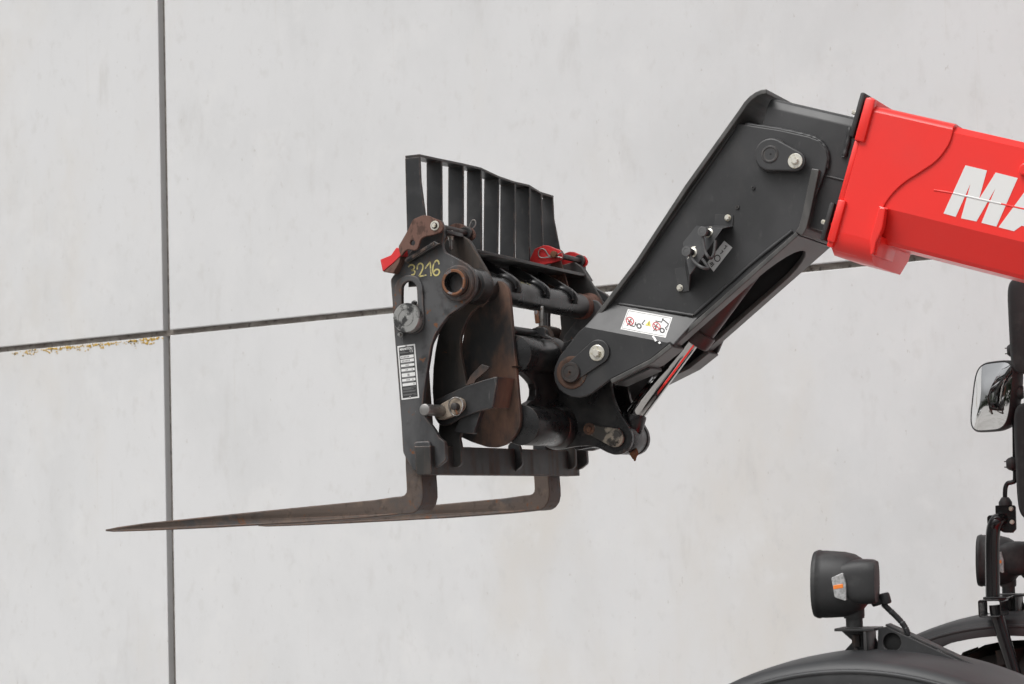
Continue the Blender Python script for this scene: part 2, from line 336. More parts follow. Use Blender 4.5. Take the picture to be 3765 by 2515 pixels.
def shift_tree(o, d):
    c = shift(o, d)
    for ch in o.children:
        k = ch.copy(); COL.objects.link(k); k.parent = c
        k.matrix_parent_inverse = wmat(c).inverted() @ Matrix.Translation(d)
    return c
def weld(name, pts, r, m, parent):
    return pipe(name, pts, r, m, parent, n=5, seg=8, rads=lambda q: r * (.85 + .3 * abs(math.sin(q * 37.))))
# ================================================================== the yard and the concrete wall
g = mesh('ground', [(-160, -160, 0), (160, -160, 0), (160, 160, 0), (-160, 160, 0)], [(0, 1, 2, 3)], m_ground, None, 0); g['kind'] = 'structure'
WA = R(35.1)
wdir = (_r * math.cos(WA) - _f * math.sin(WA)).normalized()          # along the wall, towards the right
wn = Vector((wdir.y, -wdir.x, 0)); wn = wn if wn.dot(_f) < 0 else -wn   # out of the wall, towards the yard
WO = CAM + _f * 11.5; WO.z = 0
def wuv(p): q = atN(p, WO, wn) - WO; return q.dot(wdir), q.z
UJ = wuv((612, 1228))[0]; ZJ = (wuv((0, 1293))[1] + wuv((1440, 1141))[1] + wuv((2200, 1055))[1]) / 3
wall = thing('concrete_wall', 'pale grey precast concrete panel wall with recessed joints behind the telehandler', 'wall', WO)
GW, GH, PT = .058, .036, .16
def panel(u0, u1, z0, z1):
    ch = .003; vs = []; k = [(u0, z0), (u1, z0), (u1, z1), (u0, z1)]; i_ = [(u0 + ch, z0 + ch), (u1 - ch, z0 + ch), (u1 - ch, z1 - ch), (u0 + ch, z1 - ch)]
    for (u, z) in k: vs.append(WO + wdir * u - wn * PT + Vector((0, 0, z)))
    for (u, z) in k: vs.append(WO + wdir * u - wn * ch * .6 + Vector((0, 0, z)))
    for (u, z) in i_: vs.append(WO + wdir * u + Vector((0, 0, z)))
    fs = [(8, 9, 10, 11), (3, 2, 1, 0)]
    for a in (0, 4):
        for i in range(4): fs.append((a + i, a + (i + 1) % 4, a + 4 + (i + 1) % 4, a + 4 + i))
    mesh('panel', vs, fs, m_wall, wall, 0)
PWD = 9.0
for a, b in ((UJ - PWD, UJ), (UJ, UJ + PWD), (UJ - 2 * PWD, UJ - PWD)):
    for z0, z1 in ((0.0, ZJ), (ZJ, ZJ + 2.9), (ZJ + 2.9, ZJ + 5.2)):
        panel(a + GW / 2, b - GW / 2, z0 + (GH / 2 if z0 else 0), z1 - GH / 2)
def strip(u0, u1, z0, z1, dep=.03):
    a = WO - wn * dep; b = WO - wn * (PT - .02)
    mesh('joint_sealant', [c + wdir * u + Vector((0, 0, z)) for c in (a, b) for (u, z) in ((u0, z0), (u1, z0), (u1, z1), (u0, z1))],
         [(0, 1, 2, 3), (7, 6, 5, 4), (0, 4, 5, 1), (1, 5, 6, 2), (2, 6, 7, 3), (3, 7, 4, 0)], m_seal, wall, 0)
for z in (ZJ, ZJ + 2.9): strip(UJ - 2 * PWD + .02, UJ + PWD - .02, z - GH / 2, z + GH / 2)
for u in (UJ, UJ - PWD): strip(u - GW / 2, u + GW / 2, .01, ZJ + 5.19, .048)
# yellow lichen crumbs along the lower lip of the horizontal joint, left of the upright joint
bm = bmesh.new(); rl = random.Random(3)
for k in range(420):
    px = rl.uniform(40, 600) if rl.random() < .8 else rl.choice((186, 300, 480, 560)) + rl.gauss(0, 12)
    u = wuv((px, 1290))[0]
    if rl.random() > .35 + .65 * abs(math.sin(px * .021)): continue
    z = ZJ - GH / 2 - abs(rl.gauss(0, .011)) - (.03 * rl.random() if rl.random() < .15 else 0)
    r = rl.uniform(.002, .0062); p = WO + wdir * u + wn * .0005 + Vector((0, 0, z - .005))
    res = bmesh.ops.create_icosphere(bm, subdivisions=1, radius=r)
    bmesh.ops.scale(bm, vec=(1.4, .7, 1), verts=res['verts']); bmesh.ops.translate(bm, vec=p, verts=res['verts'])
me = bpy.data.meshes.new('lichen'); bm.to_mesh(me); bm.free(); li = link('lichen', me, m_lichen, wall); li['kind'] = 'stuff'
# ================================================================== fork carriage
car = thing('fork_carriage', 'black fork carriage with slatted backrest, red latches and white data plate', 'carriage', (.06, .61, 1.89))
TC = atY(I(1135, 1090), -.035)                       # cross tube axis
CAP = atY(B(372, 310), -.04)                         # fork shaft axis
NY = Vector((0, -1, 0))
outer = t(I, 218, 1050, 420, 770, 620, 480, 760, 300, 850, 190, 940, 190, 985, 300, 985, 420, 960, 500, 965, 590, 1000, 650, 1170, 740, 1320, 825, 1400, 900, 1445, 1000, 1455, 1100, 1430, 1230, 1360, 1340, 1240, 1440, 1050, 1568) \
    + t(B, 700, 390, 650, 470, 612, 580, 590, 720, 565, 870, 540, 1050, 530, 1180, 545, 1250, 640, 1370) + t(RR, 480, 140, 545, 190, 555, 390, 470, 460, 330, 490, 215, 500, 190, 480, 110, 340, 92, 300, 85, 180, 75, 0) \
    + t(B, 310, 1100, 283, 750, 258, 430, 240, 150)
slot = t(I, 378, 1180, 400, 1120, 440, 1082, 490, 1070, 540, 1085, 575, 1125, 595, 1190, 605, 1400, 610, 1600, 590, 1690, 500, 1720, 420, 1690, 388, 1600, 378, 1400)
so_ = plate('side_plate', outer, 0, .02, m_plate, car, holes=[loopY(slot, 0)], rnd=.008, bev=.0025)
so_['label'] = 'scuffed outer side plate with slot, painted number and data plate'
far_o = shift(so_, (0, 1.215, 0))
plate('slot_rim', t(I, 272, 1180, 320, 1060, 410, 998, 500, 985, 590, 1010, 650, 1080, 678, 1180, 690, 1430, 700, 1680, 640, 1800, 500, 1830, 350, 1800, 285, 1700, 272, 1430), -.009, .009, m_plate, car, holes=[loopY(slot, -.009)], sm=True, bev=.003)
rimf = shift([o for o in car.children if o.name.startswith('slot_rim')][0], (0, 1.244, 0))
inner = t(I, 1010, 470, 1220, 400, 1340, 470, 1560, 840, 1650, 1000, 1685, 1100, 1665, 1230, 1600, 1350, 1480, 1460) + t(B, 1150, 130, 1000, 260, 940, 360, 900, 480, 890, 580, 900, 680, 925, 800, 945, 900, 960, 1000, 960, 1200, 930, 1350, 890, 1450) \
    + t(RR, 705, 150, 722, 250, 725, 420, 690, 462, 560, 470, 440, 440) + t(B, 690, 1320, 640, 1200, 625, 1000, 632, 800, 650, 640, 680, 480, 720, 380, 760, 250) + t(I, 1000, 1200, 980, 900, 975, 560)
si = plate('hook_plate', inner, .14, .018, m_grime, car, rnd=.01, bev=.0025)
far_i = shift(si, (0, .985, 0))
# cross tube with its open rusty mouth
tr = .0465; tb = .034
tube = lathe('cross_tube', Vector((TC.x, -.038, TC.z)), YV, [(.0, tb), (.0, tr - .003), (.003, tr), (1.29, tr), (1.293, tr - .003), (1.293, tb), (0, tb)], m_gloss, car, 56)
lathe('tube_mouth', Vector((TC.x, -.0395, TC.z)), YV, [(.0, tb + .001), (-.001, tr - .005), (.002, tr - .002), (.012, tr + .0005), (.013, tr - .001), (.004, tb + .001), (0, tb + .001)], m_orust, tube, 48)
pinY('bore_shade_disc', TC, .30, .32, tb - .0005, m_dark, tube)  # added black disc deep in the open bore, stands in for its shade
lathe('collar', Vector((TC.x, -.014, TC.z)), YV, [(0, tr), (0, tr + .010), (.004, tr + .014), (.014, tr + .014), (.014, tr), (0, tr)], m_plate, tube, 48)
lathe('collar', Vector((TC.x, .075, TC.z)), YV, [(0, tr), (.004, tr + .012), (.05, tr + .014), (.062, tr + .016), (.064, tr), (0, tr)], m_gloss, tube, 48)
lathe('collar', Vector((TC.x, 1.02, TC.z)), YV, [(0, tr), (.004, tr + .002), (.085, tr + .002), (.1, tr + .012), (.104, tr), (0, tr)], m_rust, tube, 48)
# fork shaft with cap in the slot
shaft = pinY('fork_shaft', CAP, -.006, 1.25, .030, m_gun, car)
lathe('shaft_cap', Vector((CAP.x, -.006, CAP.z)), NY, [(0, .046), (.006, .051), (.030, .051), (.034, .048), (.034, .030), (.0325, .029), (.0325, .0275), (.034, .0265), (.0345, .0001)], m_cap, shaft, 48)
for q in ((445, 165), (312, 470)):
    p = atY(B(*q), -.02); bolt(Vector((p.x, -.012, p.z)), NY, m_cap, shaft, .009, .006, .012)
# weld-on serrated bar, number, small lid
ser = plate('stop_bar', t(I, 425, 752, 850, 492, 925, 535, 445, 815), -.024, .024, m_black, car, bev=.003)
for k in range(22):
    a = atY(I(432 + 425 * k / 22, 760 - 262 * k / 22), -.024); b = atY(I(442 + 425 * k / 22, 800 - 262 * k / 22), -.024)
    rod('tooth', a + Vector((0, -.001, 0)), b + Vector((0, -.001, 0)), .0028, m_black, ser, seg=6)
def stroke(*c): return [Vector(q) for q in catmull([tuple(atY(I(c[i], c[i + 1]), 0)) for i in range(0, len(c), 2)], 6)]
ribbon('painted_number', [stroke(478, 872, 500, 845, 540, 840, 566, 868, 552, 900, 518, 918), stroke(518, 918, 560, 922, 574, 945, 556, 978, 520, 985),
                          stroke(606, 905, 612, 850, 645, 818, 682, 835, 688, 885, 655, 960, 632, 1002), stroke(632, 1002, 690, 998, 738, 985),
                          stroke(718, 892, 750, 850, 792, 797), stroke(792, 797, 800, 900, 806, 1000),
                          stroke(922, 832, 908, 785, 880, 778, 850, 815, 830, 890, 838, 955, 868, 990, 905, 980, 926, 940, 910, 908, 872, 908, 842, 945)], .0027, NY, m_yellow, so_, .0012)
lid = box('lid_plate', (TC.x - .085, .020, 2.700), (TC.x - .045, .14, 2.714), m_black, car)
b_ = bolt(Vector((TC.x - .068, .085, 2.700)), Vector((0, 0, -1)), m_zinc, lid, .012, .009, .010); rod('bolt_shank', Vector((TC.x - .068, .085, 2.69)), Vector((TC.x - .066, .085, 2.655)), .0055, m_steel, lid)
bolt(Vector((TC.x - .066, .075, 2.715)), Vector((0, 0, 1)), m_zinc, lid, .012, .009, .008)
# shelf plate and gussets down to the tube
SH = atY(A(1040, 1045), .158)
shelf = box('shelf_plate', (SH.x - .14, .158, SH.z - .006), (SH.x, 1.125, SH.z + .006), m_black, car, .002)
web = box('shelf_web', (SH.x - .139, .158, SH.z - .12), (SH.x - .125, 1.125, SH.z - .0065), m_black, car, .002)
gus = plate('gusset', t(Mm, 470, 372, 560, 395, 780, 510, 960, 625, 1030, 690, 1062, 760, 1068, 815, 1040, 858, 985, 850, 900, 770, 800, 640, 640, 560, 480, 470), .605, .016, m_gloss, car, rnd=.006)
def saddle(Y):
    pts = []
    for k in range(9):
        a = R(128 - k * 15); pts.append((TC.x + (tr + .004) * math.cos(a), Y - .006 - .004 * math.sin(k * .7), TC.z + (tr + .004) * math.sin(a)))
    return pts
gs = [gus, shift(gus, (0, -.25, 0)), shift(gus, (0, .255, 0))]
for k, Y in enumerate((.605, .355, .86)): pipe('weld_bead', saddle(Y), .012, m_gloss, gs[k], seg=10, rads=lambda q: .005 + .010 * math.sin(math.pi * min(1, q * 1.05 + .02)) ** .7)
pk = lambda *c: [Vector(q) for q in catmull([tuple(atY(Mm(c[i], c[i + 1]), TC.y)) for i in range(0, len(c), 2)], 4)]
ribbon('chalk_number', [[Vector((TC.x + (tr + .001) * math.cos(R(a)), Y + dy, TC.z + (tr + .001) * math.sin(R(a)))) for a, dy in seq] for Y, seq in
        ((.43, ((62, 0), (66, .012), (56, .018), (48, .006), (46, .02))), (.465, ((66, 0), (46, .004))), (.50, ((66, .01), (52, 0), (46, .008), (52, .014))))], .002, Vector((.5, 0, .86)), m_yellow, tube, .0012)
# bottom bar with end block
bb = t(RR, 215, 236, 388, 232, 400, 542, 232, 550)
bar = plate('bottom_bar', bb, -.03, 1.265, m_grime, car, bev=.003)
bar_p = [atY(p, -.03) for p in bb]
plate('end_weld', t(RR, 203, 205, 230, 185, 360, 178, 378, 190, 390, 230, 395, 300, 215, 300), -.014, .016, m_plate, car, rnd=.006, bev=.005)
plate('bar_rib', t(RR, 1225, 225, 1255, 190, 1340, 205, 1366, 275, 1380, 440, 1300, 515, 1215, 530), .64, .016, m_black, car, rnd=.01)
plate('bar_rib', t(RR, 1500, 200, 1620, 200, 1640, 290, 1640, 470, 1560, 520, 1480, 520), .93, .016, m_black, car, rnd=.01)
# backrest: flat bars on edge under one bent top bar
SY = [.02, .18, .349, .5, .64, .784, .919, 1.053, 1.166]
tops = [((362, 160), (503, 145)), ((567, 195), (712, 190)), ((775, 236), (920, 232)), ((955, 285), (1092, 272)), ((1115, 350), (1262, 352)), ((1275, 400), (1414, 404)), ((1420, 432), (1556, 436)), ((1560, 505), (1667, 505)), ((1675, 540), (1778, 538))]
bots = [((388, 1120), (565, 1100)), ((575, 1080), (718, 1080)), ((775, 1090), (919, 1090)), ((950, 1100), (1096, 1100)), ((1108, 1100), (1246, 1100)), ((1268, 1110), (1408, 1110)), ((1418, 1130), (1552, 1130)), ((1560, 1150), (1690, 1150)), ((1690, 1140), (1862, 1120))]
tv = []; 
for (l_, r_), Y in zip(tops, SY):
    r3 = atY(A(*r_), Y); l3 = atY(A(l_[0], r_[1] + 6), Y); w_ = max(.045, min(.06, r3.x - l3.x)); tv.append((r3.x - w_, r3.x, r3.z, Y))
vs = []; fs = []
tv[0] = (tv[0][0], tv[0][1], tv[0][2], .0205); tv[-1] = (*tv[-1][:3], 1.178)
for i, (x0, x1, z, Y) in enumerate(tv):
    zf = z + (.024 if i == 7 else 0); vs += [(x0, Y, zf), (x1, Y, z), (x1, Y, z + .009), (x0, Y, zf + .009)]          # the dented corner stands up at the front
for i in range(len(tv) - 1):
    for j in range(4): fs.append((4 * i + j, 4 * i + (j + 1) % 4, 4 * i + 4 + (j + 1) % 4, 4 * i + 4 + j))
fs += [(3, 2, 1, 0), tuple(4 * (len(tv) - 1) + j for j in range(4))]
brk = mesh('backrest_top_bar', vs, fs, m_black, car, 0)
bvm = brk.modifiers.new('b', 'BEVEL'); bvm.width = .002; bvm.segments = 2
ti = tv
for i, Y in enumerate(SY):
    x0, x1, z, _ = ti[i]
    bl, br = atY(A(*bots[i][0]), Y), atY(A(*bots[i][1]), Y)
    zb = SH.z + .007 if .16 < Y < 1.12 else 2.53
    P = [(x0, z + (.0235 if i == 7 else -.0005)), (bl.x, zb), (br.x, zb), (x1, z - .0005)]
    if i == 0: m1 = atY(A(513, 385), Y); P = [P[0], P[1], (br.x, zb), (br.x, atY(A(565, 700), Y).z), (m1.x, m1.z), P[3]]
    if i == 8: m1 = atY(A(1788, 740), Y); P = [P[0], P[1], (br.x, zb), (br.x - .004, atY(A(1850, 1060), Y).z), (m1.x, m1.z), P[3]]
    plate('slat', P, Y, .010, m_black, brk, world=True, bev=.0015)
# latches: two cheeks, cross tip, pin and spring clip
def hole(c, r): return circ((c.x, c.z), r, 20)
lh = atY(I(535, 522), -.038)
cheek = t(I, 330, 575, 470, 330, 540, 182, 680, 122, 760, 127, 860, 172, 930, 195, 968, 255, 975, 315, 940, 365, 850, 400, 690, 438, 645, 480, 626, 560, 604, 612, 560, 632, 470, 612, 420, 640, 365, 720)
tip = t(I, 302, 585, 335, 600, 365, 705, 250, 815, 105, 935, 68, 762, 225, 697)
heel = t(I, 112, 938, 250, 822, 362, 712, 345, 800, 255, 962)
def latch(dy, m1, name):
    k = plate(name, cheek, -.038, .012, m1, car, holes=[hole(lh, .0095)], rnd=.006)
    f_ = plate('far_cheek', cheek, -.038, .012, m1, k, holes=[hole(lh, .0095)], rnd=.006); f_.location.y += .245
    tp_ = plate('latch_tip', tip, -.0385, .257, m_red_tip, k, rnd=.003, bev=.002); plate('latch_heel', heel, -.0365, .250, m_rust, k, bev=.002)
    PIN = atY(I(835, 268), -.05); pinY('latch_pin', PIN, -.046, .245, .0105, m_gun, k)
    if dy == 0:
        bolt(Vector((PIN.x, -.038, PIN.z)), NY, m_zinc, k, .0165, .0085, .008, .003, 'pin_head')
        pipe('spring_clip', [atY(I(*c), .235) for c in ((1330, 360), (1352, 300), (1372, 235), (1405, 195), (1437, 200), (1445, 245), (1425, 295), (1370, 340), (1335, 362))], .0026, m_steel, k, seg=8)
    return k
lt = latch(0, m_rust, 'latch'); lt['label'] = 'rusty brown latch with red tip'
lt2 = latch(1, m_red_tip, 'latch'); lt2['label'] = 'red painted latch with spring clip'
for o in [lt2]: o.location.y += 1.0
clipY = .955
pipe('spring_clip', [atY(Mm(*c), clipY) for c in ((1236, 186), (1180, 218), (1150, 232), (1120, 206), (1088, 216), (1052, 236), (1005, 165), (960, 136), (920, 152), (900, 195), (912, 248), (960, 266), (1060, 258), (1150, 250), (1240, 266))], .0024, m_steel, car, seg=8)
PN = atY(I(835, 268), -.05); pinY('pin_end', PN, .945, .98, .013, m_orust, car)
for Y in (.19, 1.195):   # the black lugs that carry the latch pins
    plate('latch_lug', [(PN.x + .023 * math.cos(R(a)), PN.z + .023 * math.sin(R(a))) for a in range(-60, 200, 20)] + [(PN.x - .045, 2.64), (PN.x + .05, 2.64)], Y, .02, m_black, car, world=True)
plate('latch_lug', [(PN.x + .024 * math.cos(R(a)), PN.z + .024 * math.sin(R(a))) for a in range(-60, 200, 20)] + [(PN.x - .045, 2.60), (PN.x + .04, 2.60)], .985, .012, m_rust, car, world=True)
# data plate
c4 = [atY(WW(*q), -.0015) for q in ((147, 155), (590, 95), (690, 1450), (248, 1505))]
o_ = c4[3]; ex_ = ((c4[2] - c4[3]) + (c4[1] - c4[0])) / 2; ey_ = ((c4[0] - c4[3]) + (c4[1] - c4[2])) / 2
wI, hI = ex_.length, ey_.length; exn = ex_.normalized(); eyn = (ey_ - exn * ey_.dot(exn)).normalized(); nI = exn.cross(eyn)
idp = slab('data_plate', o_, exn, eyn, [rounded([(0, 0), (wI, 0), (wI, hI), (0, hI)], .002)], .0015, m_sticker, car, .0003)
idp['label'] = 'black and white maker data plate'
def rect(u0, u1, v0, v1, lift): return [o_ + exn * (u * wI) + eyn * ((1 - v) * hI) + nI * lift for u, v in ((u0, v1), (u1, v1), (u1, v0), (u0, v0))]
polyflat('plate_ground', [rect(.075, .925, .03, .97, .0006)], m_idblack, idp)
rows = ((.19, .245), (.262, .317), (.35, .398), (.435, .483), (.517, .587), (.62, .669), (.703, .755))
polyflat('blank_field', [rect(.13, .885, a, b, .0011) for a, b in rows], m_sticker, idp)
rp = random.Random(5); sm_ = []
for a, b in rows[2:]: sm_.append(rect(.13, .13 + rp.uniform(.5, .7), a - .024, a - .010, .0011))
for v in (.785, .80, .815, .845, .86, .905, .92): sm_.append(rect(.13, .13 + rp.uniform(.45, .78), v, v + .008, .0011))
sm_ += [rect(.13, .42, .118, .126, .0011), rect(.13, .62, .135, .144, .0011), rect(.70, .88, .93, .938, .0011)]
polyflat('small_print', sm_, m_idgrey, idp)
def idt(s, u, v, size, off=.0): text('print', s, o_ + exn * (u * wI) + eyn * ((1 - v) * hI) + nI * .0012, exn, eyn, size, m_sticker, idp, .0002, off)
idt('MANITOU', .13, .09, wI * .155, .0004); idt('CE', .68, .145, wI * .17)
polyflat('serial_mark', [rect(u, u + .045, a + .014, b - .012, .0014) for (a, b), us in zip(rows, ((.18, .26, .34, .42, .5, .58), (.2, .28, .36, .44, .52, .6), (.4, .47, .54), (.38, .46, .72), (.46, .52), (.38, .45, .52, .72), (.76,))) for u in us], m_idgrey, idp)
for v in (.017, .962): lathe('rivet', o_ + exn * (.5 * wI) + eyn * ((1 - v) * hI) + nI * .0005, nI, [(0, .0032), (.001, .003), (.0018, .0015), (.0019, .0001)], m_steel, idp, 12)
# ================================================================== pallet forks (each hangs on the shaft)
def fork(dy, label):
    Y = .03; W_ = .114
    pts = t(H, 85, 491, 85, 499, 130, 502, 280, 497, 480, 488, 750, 474, 1000, 460, 1250, 442, 1370, 431) + t(RR, 40, 976, 130, 972, 200, 962, 250, 930, 290, 870, 308, 790, 305, 690, 298, 600)
    xz = [(lambda q: (q.x, q.z))(atY(p, Y)) for p in pts]
    sx, sz = xz[-1]; lean = -.045
    xz += [(sx + lean * .18, sz + .18), (sx + lean * .45, sz + .43)]
    cx, cz = CAP.x, CAP.z
    for a in range(-20, 200, 20): xz.append((cx + .052 * math.cos(R(a)), cz + .052 * math.sin(R(a))))
    up = t(RR, 118, 480, 125, 600, 130, 700, 126, 735, 105, 765, 70, 778, 0, 783) + t(H, 1330, 356, 1000, 388, 750, 413, 480, 441, 280, 461, 150, 479)
    xz += [(lambda q: (q.x, q.z))(atY(p, Y)) for p in up]
    root = thing('pallet_fork', label, 'fork', (xz[0][0], Y + dy, 1.73), 'forks hung on the carriage')
    o = plate('blade', xz, Y, W_, m_fork, root, world=True, bev=.004, holes=[circ((cx, cz), .031, 24)])
    yc = o.location.y; x0 = xz[0][0] - o.location.x
    for v in o.data.vertices:                       # blade narrows towards its tip
        k = max(0, min(1, (v.co.x - x0) / .45)); v.co.y *= .45 + .55 * k ** .6
    o.location.y += dy
    return root
fork(0, 'rusty pallet fork hanging behind the side plate that carries the white data plate')
fork(1.053, 'rusty pallet fork hanging at the carriage end with the fully red latch')

for o in list(bpy.data.objects):
    if o.name.split('.')[0] in ('small_print', 'serial_mark', 'chalk_number', 'blank_field', 'painted_number'): o['kind'] = 'stuff'
# ================================================================== telehandler
tele = thing('telehandler', 'red and black telehandler with raised boom in front of the concrete wall', 'telehandler', (2.2, .62, 0))
YJ, YF, YL = .45, .79, .388                           # jib side planes and lug plane
# ---- tool carrier (quick hitch)
tcp = t(Mm, 235, 620, 280, 597, 370, 600, 430, 660, 470, 740, 485, 800, 520, 1200) + t(B, 1400, 500, 1430, 800, 1455, 1100, 1472, 1270, 1460, 1360, 1420, 1440, 1340, 1520, 1240, 1555, 1150, 1550, 1000, 1500, 890, 1450, 880, 1200, 880, 700, 950, 350, 1100, 150)
hitch = plate('tool_carrier', tcp, .22, .02, m_dustplate, tele, rnd=.012, bev=.003)
hitch['label'] = 'rust dusted quick hitch plate with locking lever'
fh = plate('side_plate', tcp, .22, .02, m_plate, hitch, rnd=.012, bev=.003); fh.location.y += .84
U1 = atY(B(1405, 657), .24); U2 = atY(B(1475, 1337), .24)
for (c, r) in ((U1, .066), (U2, .0695)):
    pinY('tube', c, .24, .55, r, m_gloss, hitch, seg=48); pinY('tube', c, .70, 1.06, r, m_gloss, hitch, seg=48)
    lathe('tube_collar', Vector((c.x, .505, c.z)), YV, [(0, r), (.006, r + .004), (.030, r + .009), (.045, r + .012), (.045, r), (0, r)], m_gloss, hitch, 48)
XW = (U1.x + U2.x) / 2 + .01
wp = t(SS, -10, 440, 60, 520, 130, 585, 172, 640, 188, 700, 185, 765, 160, 820, 110, 850, 60, 900, 440, 960, 600, 900, 600, 420)
wpp = [atX(p, XW) for p in wp]
slab('web_plate', Vector((XW + .01, 0, 0)), Vector((0, 1, 0)), Vector((0, 0, 1)), [[(p.y, p.z) for p in wpp]], .03, m_gloss, hitch, .004)
pt = [atY(B(1395, 430), .24), atY(B(1660, 490), .40)]
pinY('hose_tube', pt[0], .24, .46, .013, m_black, hitch)
fb = atY(B(1640, 445), .42)
plate('hose_bracket', t(B, 1555, 430, 1600, 405, 1680, 395, 1715, 420, 1710, 470, 1800, 520, 1690, 500, 1600, 440), .42, .02, m_black, hitch, rnd=.003)
rod('fitting', fb + Vector((.0, .0, .03)), fb + Vector((-.004, 0, .075)), .009, m_orust, hitch, seg=6)
rod('fitting', fb + Vector((.016, .0, .02)), fb + Vector((.018, 0, .09)), .007, m_steel, hitch, seg=8)
# locking lever on the near side
lev = plate('locking_lever', t(B, 630, 1180, 650, 1100, 750, 1050, 940, 965, 1100, 910, 1240, 872, 1250, 890, 1205, 1165, 1190, 1178, 1080, 1205, 900, 1270, 800, 1332, 740, 1347, 680, 1325, 642, 1260), .09, .012, m_black, tele, rnd=.008, bev=.003)
lev['label'] = 'black locking lever with bare pin'
plate('lever_tab', t(B, 940, 965, 985, 872, 1095, 752, 1170, 778, 1158, 805, 1042, 902, 1030, 935), .105, .012, m_dustplate, lev, rnd=.004)
plate('lever_block', t(B, 828, 1400, 900, 1262, 1095, 1195, 1060, 1300, 1020, 1425, 900, 1415), .103, .03, m_black, lev, rnd=.006)
lb = [atY(B(1240, 874), .091), atY(B(1198, 1168), .091)]
mesh('lever_return', [lb[0], lb[1], lb[1] + Vector((.006, .125, 0)), lb[0] + Vector((.008, .127, .0)), lb[0] + Vector((-.012, .0, .0)), lb[1] + Vector((-.012, 0, 0)), lb[1] + Vector((-.006, .125, 0)), lb[0] + Vector((-.004, .127, 0))],
     [(0, 1, 2, 3), (7, 6, 5, 4), (0, 4, 5, 1), (1, 5, 6, 2), (2, 6, 7, 3), (3, 7, 4, 0)], m_dustplate, lev, 0)
plate('crank', t(B, 690, 1150, 790, 1092, 860, 1072, 910, 1095, 925, 1150, 900, 1200, 840, 1242, 720, 1286, 668, 1275, 650, 1230), .067, .022, m_beige, lev, sm=True, bev=.003)
PH_ = atY(B(548, 1190), -.055); pinY('lock_pin', PH_, -.055, .075, .0195, m_steel, lev)
st = atY(B(838, 1160), .05); pinY('stud', st, .042, .09, .0125, m_gun, lev)
bpy_ring = [Vector((st.x + .026 * math.cos(R(a)), .060 + .004 * math.sin(R(a * 2)), st.z + .031 * math.sin(R(a)))) for a in range(0, 361, 20)]
pipe('split_ring', bpy_ring, .0024, m_steel, lev, n=2, seg=8)
rod('cotter', st + Vector((.003, -.002, -.006)), st + Vector((.011, -.002, -.028)), .003, m_orust, lev, seg=8)
# ---- hub that tilts the carrier
hubp = t(SS, 470, 330, 480, 200, 700, 100, 1000, 300, 1045, 500, 1043, 660, 1062, 765, 1100, 880, 1155, 985, 1222, 1080, 1265, 1160, 1280, 1235, 1268, 1310, 1225, 1378, 1160, 1418, 1080, 1425, 1000, 1398, 900, 1345, 800, 1322, 640, 1332, 460, 1368, 420, 1320, 430, 900, 440, 600)
hub = plate('tilt_hub', hubp, .545, .022, m_gloss, tele, rnd=.008, bev=.003)
h2 = plate('hub_cheek', hubp, .545, .022, m_gloss, hub, rnd=.008, bev=.003); h2.location.y += .157
PV = atY(L(400, 1110), .375)                         # pivot of the carrier on the jib
pinY('pivot_boss', PV, .425, .79, .062, m_gloss, hub)
LP = atY(SS(1085, 1235), .53)
pinY('rod_eye', LP, .569, .700, .058, m_gloss, hub, bev=.008)
plate('pin_keeper', hull2((LP.x, LP.z), .033, tuple(Vector(((lambda q: (q.x, q.z))(atY(SS(805, 1140), .525)))))[:2], .018), .527, .017, m_worn, hub, world=True, bev=.004)
pinY('lower_pin', LP, .524, .75, .026, m_worn, hub)
kb = atY(SS(800, 1137), .525); bolt(Vector((kb.x, .528, kb.z)), NY, m_drust, hub, .0215, .011, .009)
dr = LP + Vector((.035, .09, -.06))
bm = bmesh.new(); bmesh.ops.create_icosphere(bm, subdivisions=3, radius=1); rd = random.Random(2)
for v in bm.verts: v.co = Vector((v.co.x * .014, v.co.y * .012, v.co.z * .026)) * rd.uniform(.7, 1.2) * (1.1 if v.co.z > 0 else .75) + dr
me = bpy.data.meshes.new('grease_lump'); bm.to_mesh(me); bm.free(); link('grease_lump', me, m_orust, hub)
# ---- tilt cylinder
YC = .634
r0 = atY(SS(1305, 985), YC); r1 = atY(T(270, 1110), YC); rd_ = (r1 - r0).normalized()
cyl = rod('tilt_cylinder', r0, r1 + rd_ * .02, .034, m_chrome, tele, bev=.002, seg=48)
rod('rod_end', LP + Vector((0, YC - LP.y, 0)) + rd_ * .03, r0 + rd_ * .004, .042, m_gloss, cyl, bev=.004)
rod('rod_gland', r1 - rd_ * .002 + Vector((.012, 0, .0)), r1 + rd_ * .05 + Vector((.012, 0, 0)), .062, m_brownish, cyl, bev=.006)
rod('barrel', r1 + rd_ * .048 + Vector((.012, 0, 0)), r1 + rd_ * .50 + Vector((.012, 0, 0)), .052, m_brownish, cyl)
